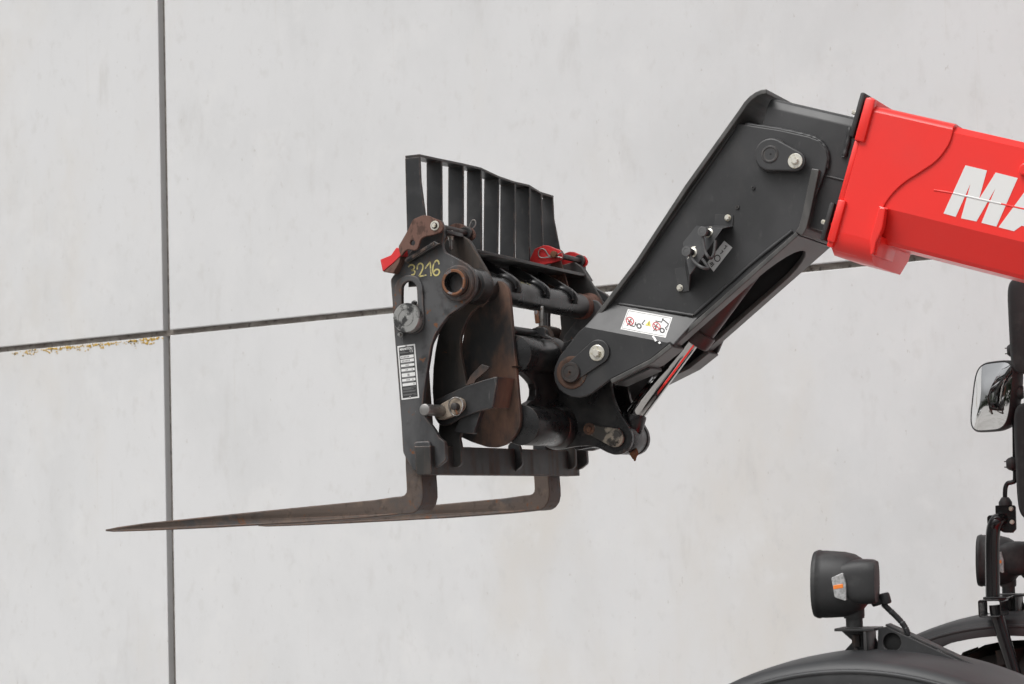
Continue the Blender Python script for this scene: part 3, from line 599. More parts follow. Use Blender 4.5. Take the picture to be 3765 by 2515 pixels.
# ---- jib: two side plates (joggled outwards above the pivot), flanges, inner boom
a1, b1, a2 = C(604, 218), C(1290, 353), L(610, 420)
upper = [a1] + t(D, 968, 300, 1250, 345, 1430, 385, 1500, 412, 1545, 470, 1556, 530, 1540, 610, 1432, 900, 1376, 1028, 1104, 1234, 924, 1394) + [b1]
lower = t(SS, 1700, 185, 1478, 370, 1030, 592) + t(SS, 830, 742, 760, 776, 680, 790, 600, 781, 520, 742, 460, 690, 420, 612, 407, 530, 420, 450, 470, 335, 690, 50)
A1_, B1_, A2_ = atY(a1, YJ), atY(b1, YJ), atY(a2, YL)
B2_ = A2_ + (B1_ - A1_) * 1.0
def jib_side(name, mirror):
    off = lambda q: Vector((q.x, (YJ + YF + .0) - q.y, q.z)) if mirror else q
    U_ = [atY(p, YJ) for p in upper]; L_ = [B2_] + [atY(p, YL) for p in lower] + [A2_]
    vs = [off(q) for q in U_ + L_]; n = len(U_)
    fs = [tuple(range(n)), tuple(range(n, len(vs))), (0, n - 1, n, len(vs) - 1)]
    o = mesh(name, vs, fs, m_jib, tele if not mirror else jib, 0, fix=False)
    bm = bmesh.new(); bm.from_mesh(o.data); bmesh.ops.recalc_face_normals(bm, faces=bm.faces)
    want = 1 if mirror else -1
    if sum(f.normal.y * f.calc_area() for f in bm.faces) * want < 0: bmesh.ops.reverse_faces(bm, faces=bm.faces)
    bm.to_mesh(o.data); bm.free()
    sd = o.modifiers.new('s', 'SOLIDIFY'); sd.thickness = .02; sd.offset = -1
    bv = o.modifiers.new('b', 'BEVEL'); bv.width = .004; bv.segments = 2; bv.limit_method = 'ANGLE'; bv.angle_limit = R(50)
    return o
jib = jib_side('jib', False); jib['label'] = 'black cranked jib plate with warning sticker'
jib_side('jib_cheek', True)
def chainXZ(pts, Y): return [Vector((q.x, 0, q.z)) for q in (atY(p, Y) for p in pts)]
def bent(name, path, th, Y0, Y1, m, parent, bev=.003, flip=1):
    """plate of thickness th bent along a path in X-Z and running across from Y0 to Y1"""
    vs = []; k = len(path)
    for i, p in enumerate(path):
        d = (path[min(i + 1, k - 1)] - path[max(i - 1, 0)]).normalized(); n = Vector((-d.z, 0, d.x)) * flip
        for q, Y in ((p, Y0), (p, Y1), (p + n * th, Y1), (p + n * th, Y0)): vs.append(Vector((q.x, Y, q.z)))
    fs = [(4 * i + j, 4 * i + (j + 1) % 4, 4 * i + 4 + (j + 1) % 4, 4 * i + 4 + j) for i in range(k - 1) for j in range(4)] + [(3, 2, 1, 0), tuple(4 * (k - 1) + j for j in range(4))]
    o = mesh(name, vs, fs, m, parent, 0)
    b = o.modifiers.new('b', 'BEVEL'); b.width = bev; b.segments = 2; b.limit_method = 'ANGLE'; b.angle_limit = R(50)
    return o
fpath = chainXZ(t(C, 392, 465, 520, 298, 662, 108) + t(D, 320, 1190, 640, 700, 990, 210, 1020, 165, 1055, 128, 1095, 100, 1130, 86, 1165, 82), YJ - .028)
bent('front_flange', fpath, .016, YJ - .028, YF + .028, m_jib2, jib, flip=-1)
# lower flange: near and far lips joined by a plate with a long slot
BND0 = T(36, 1140); BND1 = D(1350, 998)
q0, q1 = atY(BND0, YJ - .02), atY(BND1, YJ - .02); dv = (q1 - q0); dl = dv.length; dvn = dv.normalized()
WF = (YF + .02) - (YJ - .02)
hs = .062; he = dl - .05
slotp = [(0, 0), (dl, 0), (dl, WF), (0, WF), (0, WF - hs)] + [(he - .16 + .16 * math.sin(R(a)), WF / 2 + (WF / 2 - hs) * math.cos(R(a))) for a in range(0, 181, 15)] + [(0, hs)]
nrm = dvn.cross(YV)
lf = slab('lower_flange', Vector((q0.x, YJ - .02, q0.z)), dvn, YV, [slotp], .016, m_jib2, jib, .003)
p2 = chainXZ([SS(1034, 588), SS(1480, 362), BND0], YL - .012)
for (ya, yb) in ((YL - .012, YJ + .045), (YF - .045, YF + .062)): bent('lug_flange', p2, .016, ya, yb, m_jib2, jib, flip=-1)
p3 = chainXZ([BND1] + t(D, 1372, 960, 1395, 870, 1452, 590), YJ - .02)
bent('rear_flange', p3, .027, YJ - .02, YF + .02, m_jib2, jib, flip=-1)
p4 = chainXZ(t(SS, 1075, 615, 1470, 436), YL + .02)
bent('lug_stiffener', p4, .014, YL + .015, YJ + .07, m_jib, jib, flip=-1)
# inner boom section that runs back into the red boom
e1 = Vector((.948, 0, -.318)).normalized(); e2 = Vector((.318, 0, .948)).normalized()
YB0, YB1 = .40, .84
Yi = YJ + .02
it = atY(D(1185, 132), Yi); it2 = it + e1 * .50
hgt = .395; sec = [(Yi, -.035), (Yi + .012, -.008), (Yi + .035, 0), (YF - .055, 0), (YF - .032, -.008), (YF - .02, -.035), (YF - .02, -hgt), (Yi, -hgt)]
ib = prism('inner_boom', [it + e2 * h + Vector((0, y - it.y, 0)) for y, h in sec], [it2 + e2 * h + Vector((0, y - it2.y, 0)) for y, h in sec], m_jib, jib, .004)
pipe('seam', [it + e1 * s + e2 * -.215 + Vector((0, -.001, 0)) for s in (.19, .26, .4)], .004, m_jib, ib, seg=8)
def jweld(pts, Y, r=.006): weld('weld_seam', [atY(p, Y) for p in pts], r, m_jib, jib)
jweld(t(D, 1030, 310, 1130, 325, 1250, 345, 1360, 368, 1430, 385, 1480, 402, 1520, 432, 1546, 475, 1556, 530, 1548, 590), YJ + .012, .008)
jweld(t(D, 960, 330, 800, 565, 600, 850, 400, 1130, 240, 1360), YJ - .002, .006)
jweld(t(L, 1120, 68, 1400, 112, 1700, 158, 2063, 214, 2265, 248), YJ - .002, .006)
jweld(t(D, 700, 1530, 900, 1350, 1080, 1190, 1330, 990), YJ - .002, .006)
jweld(t(D, 1700, 330, 1690, 400, 1672, 480, 1660, 520), YJ + .016, .009)
# pivots, keepers and bolts
lathe('pivot_ring', Vector((PV.x, YL + .001, PV.z)), NY, [(0, .058), (.004, .056), (.006, .048), (.003, .040), (.003, .0001)], m_drust, jib, 44)
BK = atY(L(815, 800), .38)
kp = plate('pin_keeper', hull2((PV.x, PV.z), .034, (BK.x, BK.z), .043), .380, .014, m_jib, jib, world=True, bev=.003)
lathe('pin_end', Vector((PV.x, .381, PV.z)), NY, [(0, .036), (.006, .036), (.010, .033), (.010, .025), (.0085, .024), (.0095, .0035), (.004, .003), (.004, .0001)], m_gun, kp, 40)
bq = atY(L(797, 815), .375); bolt(Vector((bq.x, .380, bq.z)), NY, m_zinc, kp, .028, .0145, .013, .004)
UP = atY(D(1192, 503), .425); UB = atY(D(1352, 545), .42)
lathe('upper_boss', Vector((UP.x, YJ, UP.z)), NY, [(0, .060), (.018, .058), (.020, .0001)], m_jib, jib, 44)
uk = plate('pin_keeper', hull2((UP.x, UP.z), .055, (UB.x, UB.z), .034), .415, .014, m_jib, jib, world=True, bev=.005)
lathe('pin_end', Vector((UP.x, .4155, UP.z)), NY, [(0, .031), (.001, .030), (.0015, .026), (-.004, .023), (-.005, .006), (-.009, .005), (-.009, .0001)], m_jib, uk, 36)
lathe('pin_centre', Vector((UP.x, .4148, UP.z)), NY, [(0, .030), (.003, .028), (.0035, .024), (.001, .021), (.001, .0001)], m_jib, uk, 36)
lathe('grease_hole_shade_disc', Vector((UP.x + .003, .4138, UP.z)), NY, [(0, .004), (.0004, .0001)], m_dark, uk, 12)
bolt(Vector((UB.x, .415, UB.z)), NY, m_zinc, uk, .0255, .0125, .011, .004)
for q in ((1080, 716), (979, 840)): p = atY(D(*q), YJ); lathe('stud', Vector((p.x, YJ + .002, p.z)), NY, [(0, .0075), (.008, .0065), (.008, .003), (.004, .0028), (.004, .0001)], m_jib, jib, 16)
# warning sticker on the sloping joggle
sp_ = [A1_, B1_, B2_, A2_]
sn = (sp_[1] - sp_[0]).cross(sp_[3] - sp_[0]).normalized(); sn = sn if sn.y < 0 else -sn
def onS(x, y, lift=0.): return atN(L(x, y), sp_[0] + sn * .0006, sn) + sn * lift
sk = polyflat('warning_sticker', [[onS(1275, 150), onS(1950, 275), onS(1845, 585), onS(1162, 455)]], m_sticker, jib)
def sline(*c): return [onS(c[i], c[i + 1], .0006) for i in range(0, len(c), 2)]
def sring(x, y, rx, ry): return [onS(x + rx * math.cos(R(a)), y + ry * math.sin(R(a)) + .18 * rx * math.cos(R(a)), .0006) for a in range(0, 361, 20)]
ribbon('border_line', [sline(1285, 175, 1925, 292, 1830, 562, 1185, 440, 1285, 175)], .0006, sn, m_ink, sk, .0001)
ribbon('prohibition_ring', [sring(1305, 333, 56, 58), sline(1265, 300, 1345, 372), sring(1707, 410, 56, 58), sline(1667, 377, 1747, 449)], .0016, sn, m_inkred, sk, .0006)
ribbon('pictogram', [sline(1325, 300, 1300, 340, 1290, 365, 1260, 405), sline(1275, 335, 1330, 345), sline(1300, 360, 1312, 400), sline(1310, 400, 1370, 415, 1385, 385, 1410, 388), sline(1392, 350, 1385, 395), sline(1535, 318, 1488, 372, 1512, 392),
                     sline(1722, 372, 1700, 415, 1690, 450, 1660, 485), sline(1672, 412, 1735, 425), sline(1695, 445, 1700, 488), sline(1692, 330, 1785, 350, 1808, 290), sline(1800, 305, 1885, 375, 1880, 395), sline(1882, 400, 1840, 440, 1862, 462)], .0020, sn, m_ink, sk, .0004)
ribbon('pictogram_wheel', [sring(1442, 408, 31, 32), sring(1793, 475, 31, 32)], .0024, sn, m_ink, sk, .0004)
polyflat('warning_triangle', [[onS(1605, 322, .001), onS(1620, 414, .001), onS(1534, 396, .001)]], m_inkyel, sk)
ribbon('warning_mark', [sline(1594, 350, 1588, 392)], .0014, sn, m_ink, sk, .0012)
ribbon('scratch', [sline(1650, 560, 1680, 600, 1700, 640), sline(1745, 650, 1765, 675)], .0035, sn, m_white, sk, .0002)
# coupler bracket with two capped hydraulic couplers and its sticker
ZB = YJ - .055
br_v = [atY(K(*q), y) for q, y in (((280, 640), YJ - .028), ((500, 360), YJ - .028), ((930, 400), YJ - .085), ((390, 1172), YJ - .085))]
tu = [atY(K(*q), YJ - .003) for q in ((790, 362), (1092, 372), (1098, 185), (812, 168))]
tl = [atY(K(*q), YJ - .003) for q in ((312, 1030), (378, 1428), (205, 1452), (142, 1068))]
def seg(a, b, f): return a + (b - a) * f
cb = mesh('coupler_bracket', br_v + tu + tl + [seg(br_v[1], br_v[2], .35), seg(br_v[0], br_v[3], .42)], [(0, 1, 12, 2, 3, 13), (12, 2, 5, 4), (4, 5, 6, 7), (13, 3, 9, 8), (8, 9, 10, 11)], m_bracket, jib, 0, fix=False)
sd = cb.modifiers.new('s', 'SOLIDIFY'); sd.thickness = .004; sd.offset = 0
for q in ((1012, 228), (222, 1382)): p = atY(K(*q), YJ - .006); bolt(Vector((p.x, YJ - .006, p.z)), NY, m_zinc, cb, .0115, .0092, .010, .002)
def coupler(base, capx):
    p = atY(K(*base), ZB); d = (atY(K(*capx), ZB - .062) - p).normalized()
    c = lathe('coupler', p - d * .004, d, [(0, .021), (.004, .0235), (.008, .0235), (.009, .0165), (.019, .016), (.021, .012), (.030, .0115), (.034, .010), (.046, .010), (.047, .0001)], m_zinc, cb, 28)
    lathe('coupler_sleeve', p + d * .026, d, [(0, .0128), (.026, .0135), (.027, .0001)], m_plastic, c, 24)
    lathe('dust_cap', p + d * .050, d, [(0, .0165), (.010, .0180), (.012, .0170), (.0125, .010), (.0115, .0095), (.0125, .004), (.0115, .0001)], m_cap_grey, c, 28)
    w = p + d * .002; lathe('washer', w + Vector((-.010, -.003, -.024)), d, [(0, .016), (.003, .016), (.003, .0001)], m_zinc, c, 24)
    return c
c1 = coupler((738, 492), (583, 450)); c2 = coupler((468, 810), (322, 775))
pipe('cap_strap', [atY(K(*q), ZB - .05) for q in ((595, 520), (612, 640), (640, 780), (690, 870))] + [atY(K(*q), ZB - .03) for q in ((735, 893), (778, 830), (800, 700), (808, 600))], .0055, m_cap_grey, c1, seg=8)
pipe('cap_strap', [atY(K(*q), ZB - .05) for q in ((370, 820), (440, 930), (520, 1005), (610, 1055))] + [atY(K(*q), ZB - .03) for q in ((690, 1055), (650, 985), (590, 905))], .0055, m_cap_grey, c2, seg=8)
def onJ(x, y, lift=.0008): q = atY(K(x, y), YJ); return q + Vector((0, -lift, 0))
tg = polyflat('hydraulic_sticker', [[onJ(955, 605), onJ(1090, 720), onJ(780, 1115), onJ(665, 980)]], m_tag, jib)
ribbon('sticker_print', [[onJ(842 + 46 * math.cos(R(a)), 895 + 52 * math.sin(R(a)), .001) for a in range(0, 361, 24)], [onJ(890, 820, .001), onJ(925, 800, .001), onJ(915, 760, .001), onJ(940, 790, .001)], [onJ(950, 745, .001), onJ(985, 720, .001), onJ(970, 685, .001), onJ(1005, 700, .001)],
                         [onJ(715, 985, .001), onJ(765, 960, .001)], [onJ(725, 1010, .001), onJ(775, 975, .001)], [onJ(740, 1040, .001), onJ(790, 985, .001)]], .0016, NY, m_ink, tg, .0004)
# ---- red boom
fo = atY(E(480, 112), YB0)                           # near top of the front end
def bp(s, h, y): return fo + e1 * s + e2 * h + Vector((0, y - fo.y, 0))
topo = atY(E(520, 187), YB0); dtop = (topo - fo).dot(e2)
fold = atY(E(600, 912), YB0); dfold = (fold - fo).dot(e2)
bote = atY(E(1100, 1300), YB0 + .05); dbot = (bote - fo).dot(e2)
bsec = [(YB0 + .03, dtop), (YB0, dtop - .022), (YB0, dfold), (YB0 + .05, dbot + .012), (YB0 + .062, dbot), (YB1 - .062, dbot), (YB1 - .05, dbot + .012), (YB1, dfold), (YB1, dtop - .022), (YB1 - .03, dtop)]
boom = loft('boom', [[bp(s, h, y) for y, h in bsec] for s in (.03, 4.2)], m_red, tele, smooth=12)
boom['label'] = 'red telescopic boom with white lettering'
# front sleeve ending in an S-shaped edge
dsl = (atY(E(300, 1098), YB0 - .008) - fo).dot(e2)
def se(q): v = atY(q, YB0 - .008) - fo; return v.dot(e1), v.dot(e2)
scurve = catmull([se(q) for q in t(E, 1088, 312, 1082, 370, 1050, 460, 970, 565, 850, 652, 740, 722, 655, 800, 605, 865, 582, 905)], 5)
s_end = scurve[-1][0]
sl_out = [(.012, dtop - .012)] + [(s, min(h, dtop - .012)) for s, h in scurve] + [(s_end + .005, dsl), (.012, dsl)]
def slf(loops, y, t_, name, m=m_red, par=None, bev=.003): 
    ex, ey = e1, e2; n = ex.cross(ey)
    o = Vector((fo.x, y, fo.z)); return slab(name, o if n.y < 0 else o, ex, ey, loops, t_, m, par or boom, bev)
slf([sl_out], YB0 - .008, .0085, 'front_sleeve')
loft('sleeve_bottom', [[bp(s, h, y) for y, h in ((YB0 - .008, dsl + .002), (YB0 - .006, dsl - .02), (YB0 + .012, dsl - .055), (YB0 + .06, dsl - .075), (YB1 - .05, dsl - .075), (YB1 + .006, dsl - .02), (YB1 + .008, dsl + .002), (YB1 - .03, dsl + .03), (YB0 + .05, dsl + .03))] for s in (.012, s_end + .005)], m_red, boom, smooth=60)
loft('sleeve_top', [[bp(s, h, y) for y, h in ((YB0 - .008, dtop - .014), (YB0 - .004, dtop - .004), (YB0 + .02, dtop + .008), (YB1 - .02, dtop + .008), (YB1 + .008, dtop - .014), (YB1 - .02, dtop - .02), (YB0 + .02, dtop - .02))] for s in (.012, scurve[0][0])], m_red, boom, smooth=60)
dlow = (atY(E(190, 1165), YB0) - fo).dot(e2)
# collar strips at the mouth
def bx(name, s0, s1, h0, h1, y0, y1, m, par, bev=.006): return prism(name, [bp(s, h0, y) for s, y in ((s0, y0), (s1, y0), (s1, y1), (s0, y1))], [bp(s, h1, y) for s, y in ((s0, y0), (s1, y0), (s1, y1), (s0, y1))], m, par, bev)
def eh(x, y): return (atY(E(x, y), YB0 - .012) - fo).dot(e2)
bx('mouth_collar', -.004, .030, eh(385, 425), -.004, YB0 - .022, YB0 + .004, m_red, boom)
bx('mouth_collar', -.004, .028, dtop - .02, 0.0, YB0 - .020, YB1 + .02, m_red, boom, .012)
bx('mouth_collar', -.002, .026, dlow + .006, eh(255, 845), YB0 - .022, YB0 + .01, m_red, boom)
bx('mouth_collar', -.002, .020, dlow - .012, dlow + .03, YB0 - .01, YB1 + .01, m_red, boom)
bx('mouth_lip', -.006, .012, eh(255, 845), eh(385, 425), YB0 - .006, YB0 + .03, m_red, boom, .003)
bx('mouth_foot', .02, .10, dlow - .018, dlow + .0, YB0 + .02, YB1 - .03, m_red, boom, .003)
# black wear pads in front of the mouth
def pad(s0, s1, h0, h1, y0, y1, bh):
    p = bx('wear_pad', s0, s1, h0, h1, y0, y1, m_plastic, boom, .006)
    bolt(bp(s0, bh, y0 + .02), -e1, m_zinc, p, .010, .008, .012); rod('pad_screw', bp(s1, bh, y0 + .02), bp(0, bh, y0 + .02), .007, m_red, p)
pad(-.036, -.018, eh(330, 365) - .01, .012, YB0 + .01, YB1 - .01, eh(400, 220))
pad(-.040, -.022, dlow + .004, eh(190, 860), YB0 + .02, YB0 + .14, eh(180, 1015))
# strap bracket hanging under the sleeve
sb = [(lambda v: (v.dot(e1), v.dot(e2)))(atY(q, YB0 - .03) - fo) for q in t(E, 552, 905, 600, 908, 575, 1060, 528, 1160, 515, 1235, 490, 1255, 484, 1150, 500, 1090)]
stp = slf([rounded(sb, .008)], YB0 - .03, .034, 'strap', bev=.004)
sx0 = min(q[0] for q in sb); sl_ = min(q[1] for q in sb)
bx('strap_foot', sx0 + .006, sx0 + .030, sl_ + .004, dbot + .02, YB0 - .012, YB0 + .20, m_red, stp, .004)
bx('strap_cap', se(E(556, 905))[0], se(E(625, 925))[0], se(E(600, 925))[1], se(E(580, 903))[1], YB0 - .02, YB0, m_red, stp, .004)
# weld ridge along the side and a lug
pipe('weld_ridge', [bp(s, h, YB0 + .001) for s, h in ((lambda v: (v.dot(e1), v.dot(e2)))(atY(E(x, y), YB0) - fo) for x, y in ((950, 782), (1080, 803), (1300, 852), (1450, 885), (1597, 918), (2300, 1070)))], .0035, m_red, boom, seg=8)
plate('side_lug', t(E, 1556, 660, 1562, 610, 1590, 585, 1640, 590, 1640, 670, 1580, 672), YB0 - .02, .02, m_red, boom, rnd=.006, bev=.004)
# lettering on the side of the boom
def lt_(name, *c): return slf([[(lambda v: (v.dot(e1), v.dot(e2)))(atY(q, YB0 - .0012) - fo) for q in t(E, *c)]], YB0 - .0012, .001, name, m_white, boom, .0001)
lt_('letter', 1017, 950, 1175, 603, 1330, 640, 1272, 848, 1393, 655, 1552, 695, 1398, 1045, 1290, 1018, 1393, 765, 1255, 1008, 1143, 985, 1212, 735, 1105, 975)
lt_('letter', 1413, 1050, 1655, 722, 1790, 755, 1770, 1140, 1668, 1115, 1672, 1060, 1580, 1038, 1525, 1078)
hL = .155; w0 = se(E(1790, 1150))
text('letter', 'NITOU', bp(w0[0] + .02, w0[1] - .0, YB0 - .001), e1, e2, hL * 1.45, m_white, boom, .0008, .008, .25)
pipe('letter_ridge', [bp(s, h, YB0 + .0003) for s, h in ((lambda v: (v.dot(e1), v.dot(e2)))(atY(E(x, y), YB0) - fo) for x, y in ((1088, 804), (1300, 852), (1432, 881)))], .0036, m_white, boom, seg=8)

for o in list(bpy.data.objects):
    if o.name.split('.')[0] in ('pictogram', 'pictogram_wheel', 'prohibition_ring', 'sticker_print', 'scratch'): o['kind'] = 'stuff'
# ================================================================== front end of the machine: fenders, lamps, mirror, wheels
YN, DYF = -.40, 2.07
FX, FZ, FR = 1.70, .36, .962
def fender(par):
    sec = [(-.27, -.065), (-.275, -.03), (-.262, -.008), (-.235, .002), (-.1, .010), (.0, .012), (.1, .010), (.21, .0), (.235, -.012), (.24, -.06), (.232, -.06), (.225, -.018), (.2, -.010), (-.225, -.010), (-.262, -.035), (-.262, -.065)]
    rings = []
    for k in range(33):
        a = R(128 - k * 2.6); sh = 1 - max(0, (k - 26) / 8) * .05
        rings.append([Vector((FX + (FR * sh + h) * math.cos(a), YN + y, FZ + (FR * sh + h) * math.sin(a))) for y, h in sec])
    f = loft('front_fender', rings, m_fender, par, smooth=50)
    return f
fn = fender(tele); fn['label'] = 'dark grey plastic front fender'
pipe('fender_rib', [Vector((FX + (FR - .03) * math.cos(R(a)), YN - .272, FZ + (FR - .03) * math.sin(R(a)))) for a in range(124, 60, -6)], .007, m_fender, fn, seg=8)
ff = shift_tree(fn, (0, DYF, 0)); ff['label'] = 'front fender on the side of the mirror'
# lamp bracket: open channel, gusset and long arm
def FP_(x, y, Y=YN): return atY(F(x, y), Y)
def bracket(par):
    c = [(lambda q: (q.x, q.z))(FP_(x, y, YN)) for x, y in ((1172, 792), (1240, 778), (1420, 862), (1900, 1085), (2085, 1172), (2080, 1196), (2040, 1200), (1760, 1075), (1560, 1010), (1400, 1000), (1165, 1000))]
    h = FP_(1285, 905); b = plate('lamp_bracket', c, YN - .01, .012, m_jib, par, world=True, holes=[circ((h.x, h.z), .026, 24)], bev=.002)
    pinY('hole_shade_disc', h, YN + .004, YN + .008, .032, m_dark, b)  # added black disc behind the hole, its colour painted as shade
    p0 = FP_(845, 800); p1 = FP_(1180, 790)
    box('channel_top', (p0.x + .0, YN - .045, p0.z - .004), (p1.x - .005, YN + .06, p0.z + .004), m_jib, b, .0015)
    xr = FP_(1080, 850).x
    box('channel_side', (xr, YN - .045, p0.z - .085), (xr + .009, YN + .06, p0.z - .005), m_jib, b, .0015)
    g_ = [(lambda q: (q.x, q.z))(FP_(x, y)) for x, y in ((832, 1012), (925, 908), (838, 832), (835, 800), (1075, 800), (1165, 1000), (1000, 1005))]
    plate('gusset', g_, YN + .045, .008, m_jib, b, world=True, bev=.0015)
    q = [FP_(x, y, YN + .02) for x, y in ((1240, 770), (1440, 858), (1900, 1072), (2100, 1170))]
    bent('arm_flange', [Vector((v.x, 0, v.z)) for v in q], .006, YN - .004, YN + .045, m_jib, b, .001, flip=1)
    n0 = FP_(985, 820); rod('lamp_nut', n0 + Vector((0, .0, -.008)), n0 + Vector((0, 0, -.045)), .013, m_gun, b, seg=6); rod('lamp_stud', n0 + Vector((0, 0, -.04)), n0 + Vector((0, 0, -.065)), .007, m_gun, b, seg=10)
    return b
bk = bracket(tele); bk2 = shift_tree(bk, (0, DYF, 0)); bk2['label'] = 'black bracket arm carrying the mirror post'; bk['label'] = 'black bracket arm over the fender'
# headlamps
def superell(n_, a, b, e, k=44):
    o = []
    for i in range(k):
        q = 2 * math.pi * i / k; c, s = math.cos(q), math.sin(q)
        o.append((a * math.copysign(abs(c) ** (2 / e), c), b * math.copysign(abs(s) ** (2 / e), s)))
    return o
def headlamp(par):
    c = atY(N(535, 578), YN - .02)                    # centre of the bowl
    la = R(6); fx = Vector((-math.cos(la), -math.sin(la), .03)).normalized(); fy = Vector((-fx.y, fx.x, 0)).normalized() * -1; fz = fx.cross(fy); fz = fz if fz.z > 0 else -fz
    st_ = [(.072, .070, .080), (.076, .088, .094), (.068, .092, .0975), (.062, .0925, .098), (.060, .0905, .096), (.045, .091, .0965), (.02, .090, .095), (-.01, .0885, .093), (-.036, .083, .087), (-.056, .073, .075), (-.072, .055, .056), (-.081, .03, .03), (-.083, .01, .01)]
    rings = [[c + fx * s + fy * y + fz * z for y, z in superell(0, a, b, 2.35)] for s, a, b in st_]
    b = loft('headlamp', rings, m_plastic, par, smooth=60)
    lens = [[c + fx * (.074 + .006 * (1 - k)) + fy * y * k + fz * z * k for y, z in superell(0, .078, .086, 3.2)] for k in (1, .7, .35, .02)]
    loft('lens', lens, m_lens, b)
    pc = atY(N(812, 540), YN - .05)
    pr = [[pc + fx * (s) + fy * y + fz * z for y, z in superell(0, a, d, 3.6)] for s, a, d in ((.06, .046, .052), (.03, .050, .060), (.0, .051, .064), (-.030, .050, .063), (-.040, .046, .058), (-.043, .03, .035))]
    loft('rear_pod', pr, m_plastic, b, smooth=50)
    np_ = atY(N(700, 1150), YN - .02)
    lathe('neck', np_, Vector((0, 0, 1)), [(0, .024), (.025, .024), (.025, .029), (.032, .030), (.075, .031), (.10, .034)], m_plastic, b, 28)
    ep = atY(N(1010, 790), YN); 
    rod('cable_boot', atY(N(930, 820), YN), atY(N(1060, 780), YN), .014, m_plastic, b)
    e_ = atY(N(1090, 770), YN); rod('boot_elbow', e_ + Vector((0, 0, .016)), e_ + Vector((.008, 0, -.016)), .016, m_plastic, b, bev=.006)
    cp = [atY(N(*q), YN) for q in ((1085, 840), (1150, 905), (1260, 1010), (1350, 1110), (1405, 1210), (1408, 1270))]
    nrib = 90
    pipe('cable', cp, .0085, m_fender, b, n=18, seg=10, rads=lambda q: .0078 + .0014 * (1 if int(q * nrib) % 2 else 0))
    iq = [(385, 490), (540, 420), (582, 570), (586, 790), (570, 800), (430, 752)]
    yl = c.y - .0925
    il = plate('indicator', t(N, *[v for q in iq for v in q]), YN - .1135, .012, m_lens, b, rnd=.004, bev=.002)
    plate('indicator_bulb', t(N, 410, 590, 545, 568, 550, 628, 415, 648), YN - .1145, .004, m_amber, b, rnd=.003)
    return b
hl = headlamp(tele); hl['label'] = 'black headlamp with clear side indicator over the fender'
hl2 = shift_tree(hl, (0, DYF + .02, .0)); hl2['label'] = 'black headlamp behind the mirror post'
# mirror post
YM = YN + DYF - .29
post = pipe('mirror_post', [atY(Q(*q), YM - .05) for q in ((330, 870), (328, 700), (326, 520), (328, 400), (338, 310), (362, 255))] + [atY(Q(405, 236), YM - .02)], .0255, m_tubeblk, tele, seg=18, n=6)
pipe('lower_tube', [atY(Q(*q), YM - .05) for q in ((352, 930), (362, 1000), (390, 1100), (460, 1330), (540, 1600))], .0235, m_tubeblk, post, seg=18, n=4)
cx0, cx1 = atY(Q(208, 890), YM - .09), atY(Q(400, 1030), YM - .09)
def tubebox(name, lo, hi, w, m, par):
    o_ = [(lo.x, lo.z), (hi.x, lo.z), (hi.x, hi.z), (lo.x, hi.z)]; a = rounded(o_, .010); k = w
    i_ = rounded([(lo.x + k, lo.z - k), (hi.x - k, lo.z - k), (hi.x - k, hi.z + k), (lo.x + k, hi.z + k)], .007)
    return plate(name, a, YM - .09, .13, m, par, world=True, holes=[i_], bev=.001)
tubebox('post_socket', cx0, cx1, .005, m_tubeblk, post)
q0_ = atY(Q(250, 880), YM - .09); q1_ = atY(Q(440, 880), YM - .09); box('clamp_plate', (q0_.x, YM - .09, cx0.z + .0005), (q1_.x, YM + .03, cx0.z + .010), m_tubeblk, post, .002)
plate('mirror_clamp', t(Q, 348, 128, 500, 126, 512, 140, 518, 320, 490, 350, 420, 348, 392, 335, 385, 200, 350, 200), YM - .03, .012, m_tubeblk, post, rnd=.004)
for q in ((477, 155), (485, 262)): p = atY(Q(*q), YM - .03); bolt(Vector((p.x, YM - .03, p.z)), NY, m_zinc, post, .0085, .0075, .008)
plate('clamp_yoke', t(Q, 282, 222, 300, 206, 400, 200, 420, 215, 415, 320, 395, 325, 392, 235, 305, 240, 300, 290, 285, 300), YM - .045, .05, m_tubeblk, post, rnd=.003)
bt = atY(Q(432, 128), YM - .02); lathe('arm_boot', bt, Vector((0, 0, 1)), [(0, .024), (.012, .024), (.028, .014), (.03, .011)], m_plastic, post, 20)
arm = pipe('mirror_arm', [atY(G(*q), YM - .02) for q in ((452, 1260), (455, 1190), (470, 1158), (500, 1150), (520, 1130), (519, 1000), (517, 760), (515, 520), (515, 250))], .0085, m_tubeblk, post, seg=12, n=5)
for q in ((505, 255), (500, 1025), (556, 540)):
    p = atY(G(*q), YM - .03); d = Vector((-1, -.15, 0)).normalized()
    lathe('clamp_knob', p + d * -.012, d, [(0, .022), (.012, .0265), (.014, .0265), (.0145, .0245), (.024, .022), (.032, .015), (.033, .0001)], m_plastic, arm, 22)
    for k in (-.011, .009): rod('knob_pin', p + d * .018 + Vector((0, 0, k)), p + d * .028 + Vector((0, 0, k)), .0022, m_plastic, arm, seg=6)
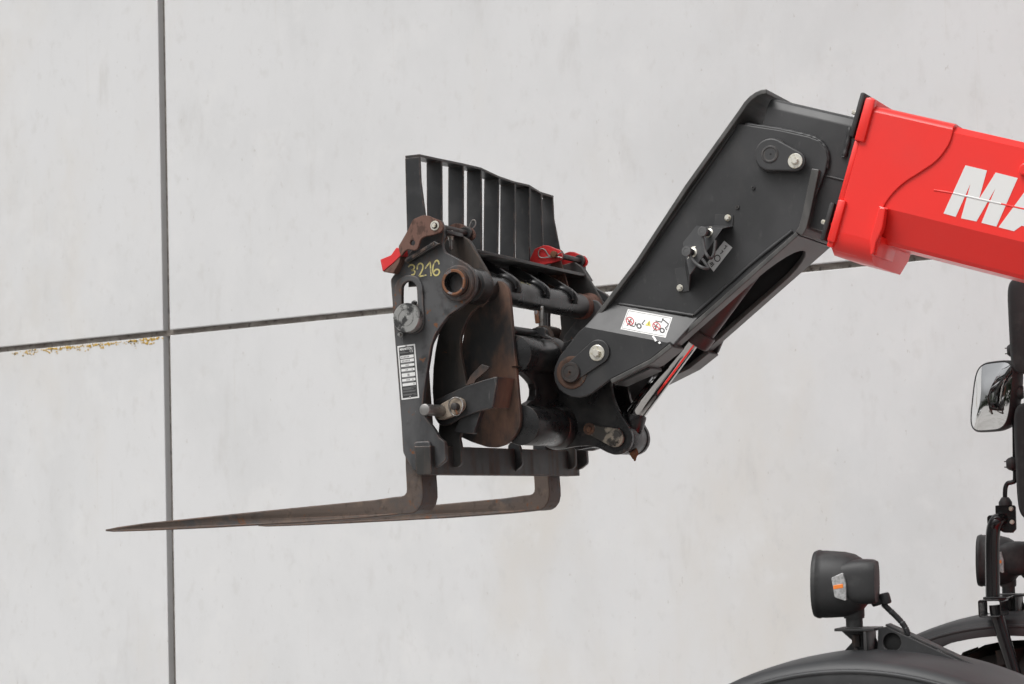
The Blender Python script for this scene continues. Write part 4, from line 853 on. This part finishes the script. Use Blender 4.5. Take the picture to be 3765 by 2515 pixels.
# wide-angle mirror and the backs of the two big ones
mc = atY(U(868, 725), YM)
mn = (-(_f) * math.cos(R(62)) - _r * math.sin(R(62))).normalized(); mu_ = (Vector((0, 0, 1)) - mn * .03).normalized(); mr = mu_.cross(mn).normalized(); mr = mr if mr.dot(_r) > 0 else -mr
mu_ = (mu_ * math.cos(R(-5)) + mr * math.sin(R(-5))).normalized() if False else mu_
def msk(a, b, e, s, dz=0.): return [mc + mn * s + mr * (y + .20 * z) + mu_ * z for y, z in superell(0, a, b, e, 48)]
wm = loft('wide_mirror', [msk(0.1035, .121, 4.2, .004), msk(0.1058, .125, 4.2, .006), msk(0.1081, .128, 4.2, .0), msk(0.1081, .128, 4.2, -.022), msk(0.1012, .122, 3.6, -.05), msk(0.0782, .105, 3.0, -.068), msk(0.0483, .07, 2.6, -.078), msk(0.0138, .02, 2.2, -.08)], m_plastic, tele, smooth=60)
wm['label'] = 'black wide angle mirror showing sky and yard'
gl = [msk(0.1027 * k, .1205 * k, 4.2, .0045 + .021 * (1 - k * k)) for k in (1, .9, .8, .7, .6, .5, .4, .3, .2, .1, .01)]
gg = loft('mirror_glass', gl, m_mirror, wm, cap=False, smooth=180)
def bigback(z0, z1, name):
    c = (z0 + z1) / 2; hz = (z0 - z1) / 2; x0 = atY(G(527, 700), YM).x
    pr = [[Vector((x0 + .085 + a * (k), YM - .05 + yy, c.z if False else c + b)) for a, b in superell(0, .085, 1, 6, 44) for b in [b * hz]] for k, yy in ((.2, -.045), (.75, -.04), (.95, -.02), (1, 0), (1, .03), (.96, .04))]
    return loft(name, pr, m_plastic, tele, smooth=60)
z = lambda y: atY(G(540, y), YM - .09).z
bigback(z(-240), z(412), 'mirror_back')['label'] = 'upper mirror housing beside the wide angle mirror'
bigback(z(612), z(1402), 'mirror_back')['label'] = 'tall mirror housing below the wide angle mirror'
# wheels, axle and chassis under the boom (mostly below the picture)
def wheel(Y, par):
    rr = .60; w = .38
    o = lathe('wheel', Vector((FX, Y - w / 2, rr)), YV, [(.0, .33), (0, .42), (.02, .54), (.06, .585), (.19, .60 - .012), (.32, .585), (.36, .54), (.38, .42), (.38, .33), (.0, .33)], m_rubber, par, 64)
    vs = []; fs = []
    for k in range(22):
        for s in (-1, 1):
            a0 = 2 * math.pi * (k + (.5 if s > 0 else 0)) / 22
            b = len(vs)
            for (da, y) in ((0, .0), (.10, .0), (.26, s * .19), (.16, s * .19)):
                for r_ in (rr - .05, rr + .025 if y == 0 else rr + .002):
                    vs.append((FX + r_ * math.cos(a0 + da), Y + y, rr + r_ * math.sin(a0 + da)))
            fs += [(b, b + 2, b + 4, b + 6), (b + 7, b + 5, b + 3, b + 1), (b, b + 1, b + 3, b + 2), (b + 2, b + 3, b + 5, b + 4), (b + 4, b + 5, b + 7, b + 6), (b + 6, b + 7, b + 1, b)]
    mesh('tread', vs, fs, m_rubber, o, 0)
    lathe('rim', Vector((FX, Y - .12, rr)), YV, [(0, .02), (0, .10), (.05, .14), (.05, .27), (0, .31), (-.05, .335), (.28, .335), (.28, .02)], m_plastic, o, 40)
    return o
wheel(YN - .0, tele); wheel(YN + DYF - .0, tele)
box('front_axle', (FX - .09, YN + .15, .5), (FX + .09, YN + DYF - .15, .70), m_black, tele, .02)
box('chassis', (FX - .1, .15, .62), (FX + 4.2, 1.08, .98), m_red, tele, .03)
bx('boom_cradle', 3.3, 4.1, -1.5, dbot - .002, YB0 + .05, YB1 - .05, m_red, tele, .02)
# ================================================================== what the mirror shows: parked pickup and the trees round the yard
pk_ = thing('pickup_truck', 'white double cab pickup truck parked by the concrete wall, seen in the mirror', 'truck', (-22.0, 4.6, 0))
ta = R(150); tx = Vector((math.cos(ta), math.sin(ta), 0)); ty = Vector((-math.sin(ta), math.cos(ta), 0)); t0 = Vector((-22.0, 4.6, 0))
def tp(x, y, z): return t0 + tx * x + ty * y + Vector((0, 0, z))
def tprism(name, prof, y0, y1, m, par, inset=0.):
    top = max(z for x, z in prof)
    return prism(name, [tp(x, y0 + (inset if z > 1.2 else 0), z) for x, z in prof], [tp(x, y1 - (inset if z > 1.2 else 0), z) for x, z in prof], m, par, .03)
tprism('body', [(-2.6, .45), (-2.65, .7), (-2.55, 1.02), (-1.2, 1.08), (-.45, 1.72), (.95, 1.74), (1.15, 1.12), (2.6, 1.12), (2.62, .5)], -.9, .9, m_carwhite, pk_, .14)
for y0, y1 in ((-.915, -.80), (.80, .915)): tprism('side_window', [(-1.0, 1.12), (-.45, 1.62), (.82, 1.64), (.98, 1.14)], y0, y1, m_carglass, pk_, .0)
tprism('windscreen', [(-1.24, 1.10), (-.52, 1.70), (-.49, 1.67), (-1.18, 1.08)], -.74, .74, m_carglass, pk_)
tprism('grille', [(-2.68, .62), (-2.62, .95), (-2.5, .95), (-2.5, .62)], -.55, .55, m_carglass, pk_)
for x in (-1.65, 1.6):
    for y in (-.93, .71):
        w_ = lathe('wheel', tp(x, y, .37), ty, [(0, .12), (0, .30), (.03, .37), (.19, .37), (.22, .30), (.22, .12)], m_rubber, pk_, 28)
        lathe('rim', tp(x, y - .004, .37), ty, [(0, .02), (0, .2), (.225, .2), (.225, .02)], m_steel, w_, 20)
rt_ = random.Random(11); vs = []; fs = []
for k in range(90):
    az = R(152 + 175 * (k + rt_.random()) / 90); dist = rt_.uniform(42, 56); hgt_ = rt_.uniform(4.0, 7.5) * (1.25 if k % 13 == 2 else 1)
    cx_, cy_ = dist * math.cos(az), dist * math.sin(az); wd_ = rt_.uniform(1.4, 2.8); con = k % 4 == 2
    for j in range(170):
        h = rt_.random(); rr = wd_ * ((1 - h) * .9 + .08 if con else math.sqrt(max(.05, 1 - (2 * h - .8) ** 2 * .5))) * math.sqrt(rt_.random())
        a = rt_.uniform(0, 2 * math.pi); c = Vector((cx_ + rr * math.cos(a), cy_ + rr * math.sin(a), h * hgt_)); s_ = rt_.uniform(.22, .55)
        u = Vector((rt_.gauss(0, 1), rt_.gauss(0, 1), rt_.gauss(0, 1))).normalized(); v = u.cross(Vector((rt_.gauss(0, 1), rt_.gauss(0, 1), rt_.gauss(0, 1)))).normalized()
        b = len(vs); vs += [c + u * s_, c + v * s_ * .7, c - u * s_, c - v * s_ * .7]; fs.append((b, b + 1, b + 2, b + 3))
tl_ = mesh('tree_line', vs, fs, m_leaf, None, 0, fix=False); tl_['kind'] = 'stuff'; tl_['label'] = 'far row of dark green trees round the yard, seen in the mirror'; tl_['category'] = 'trees'
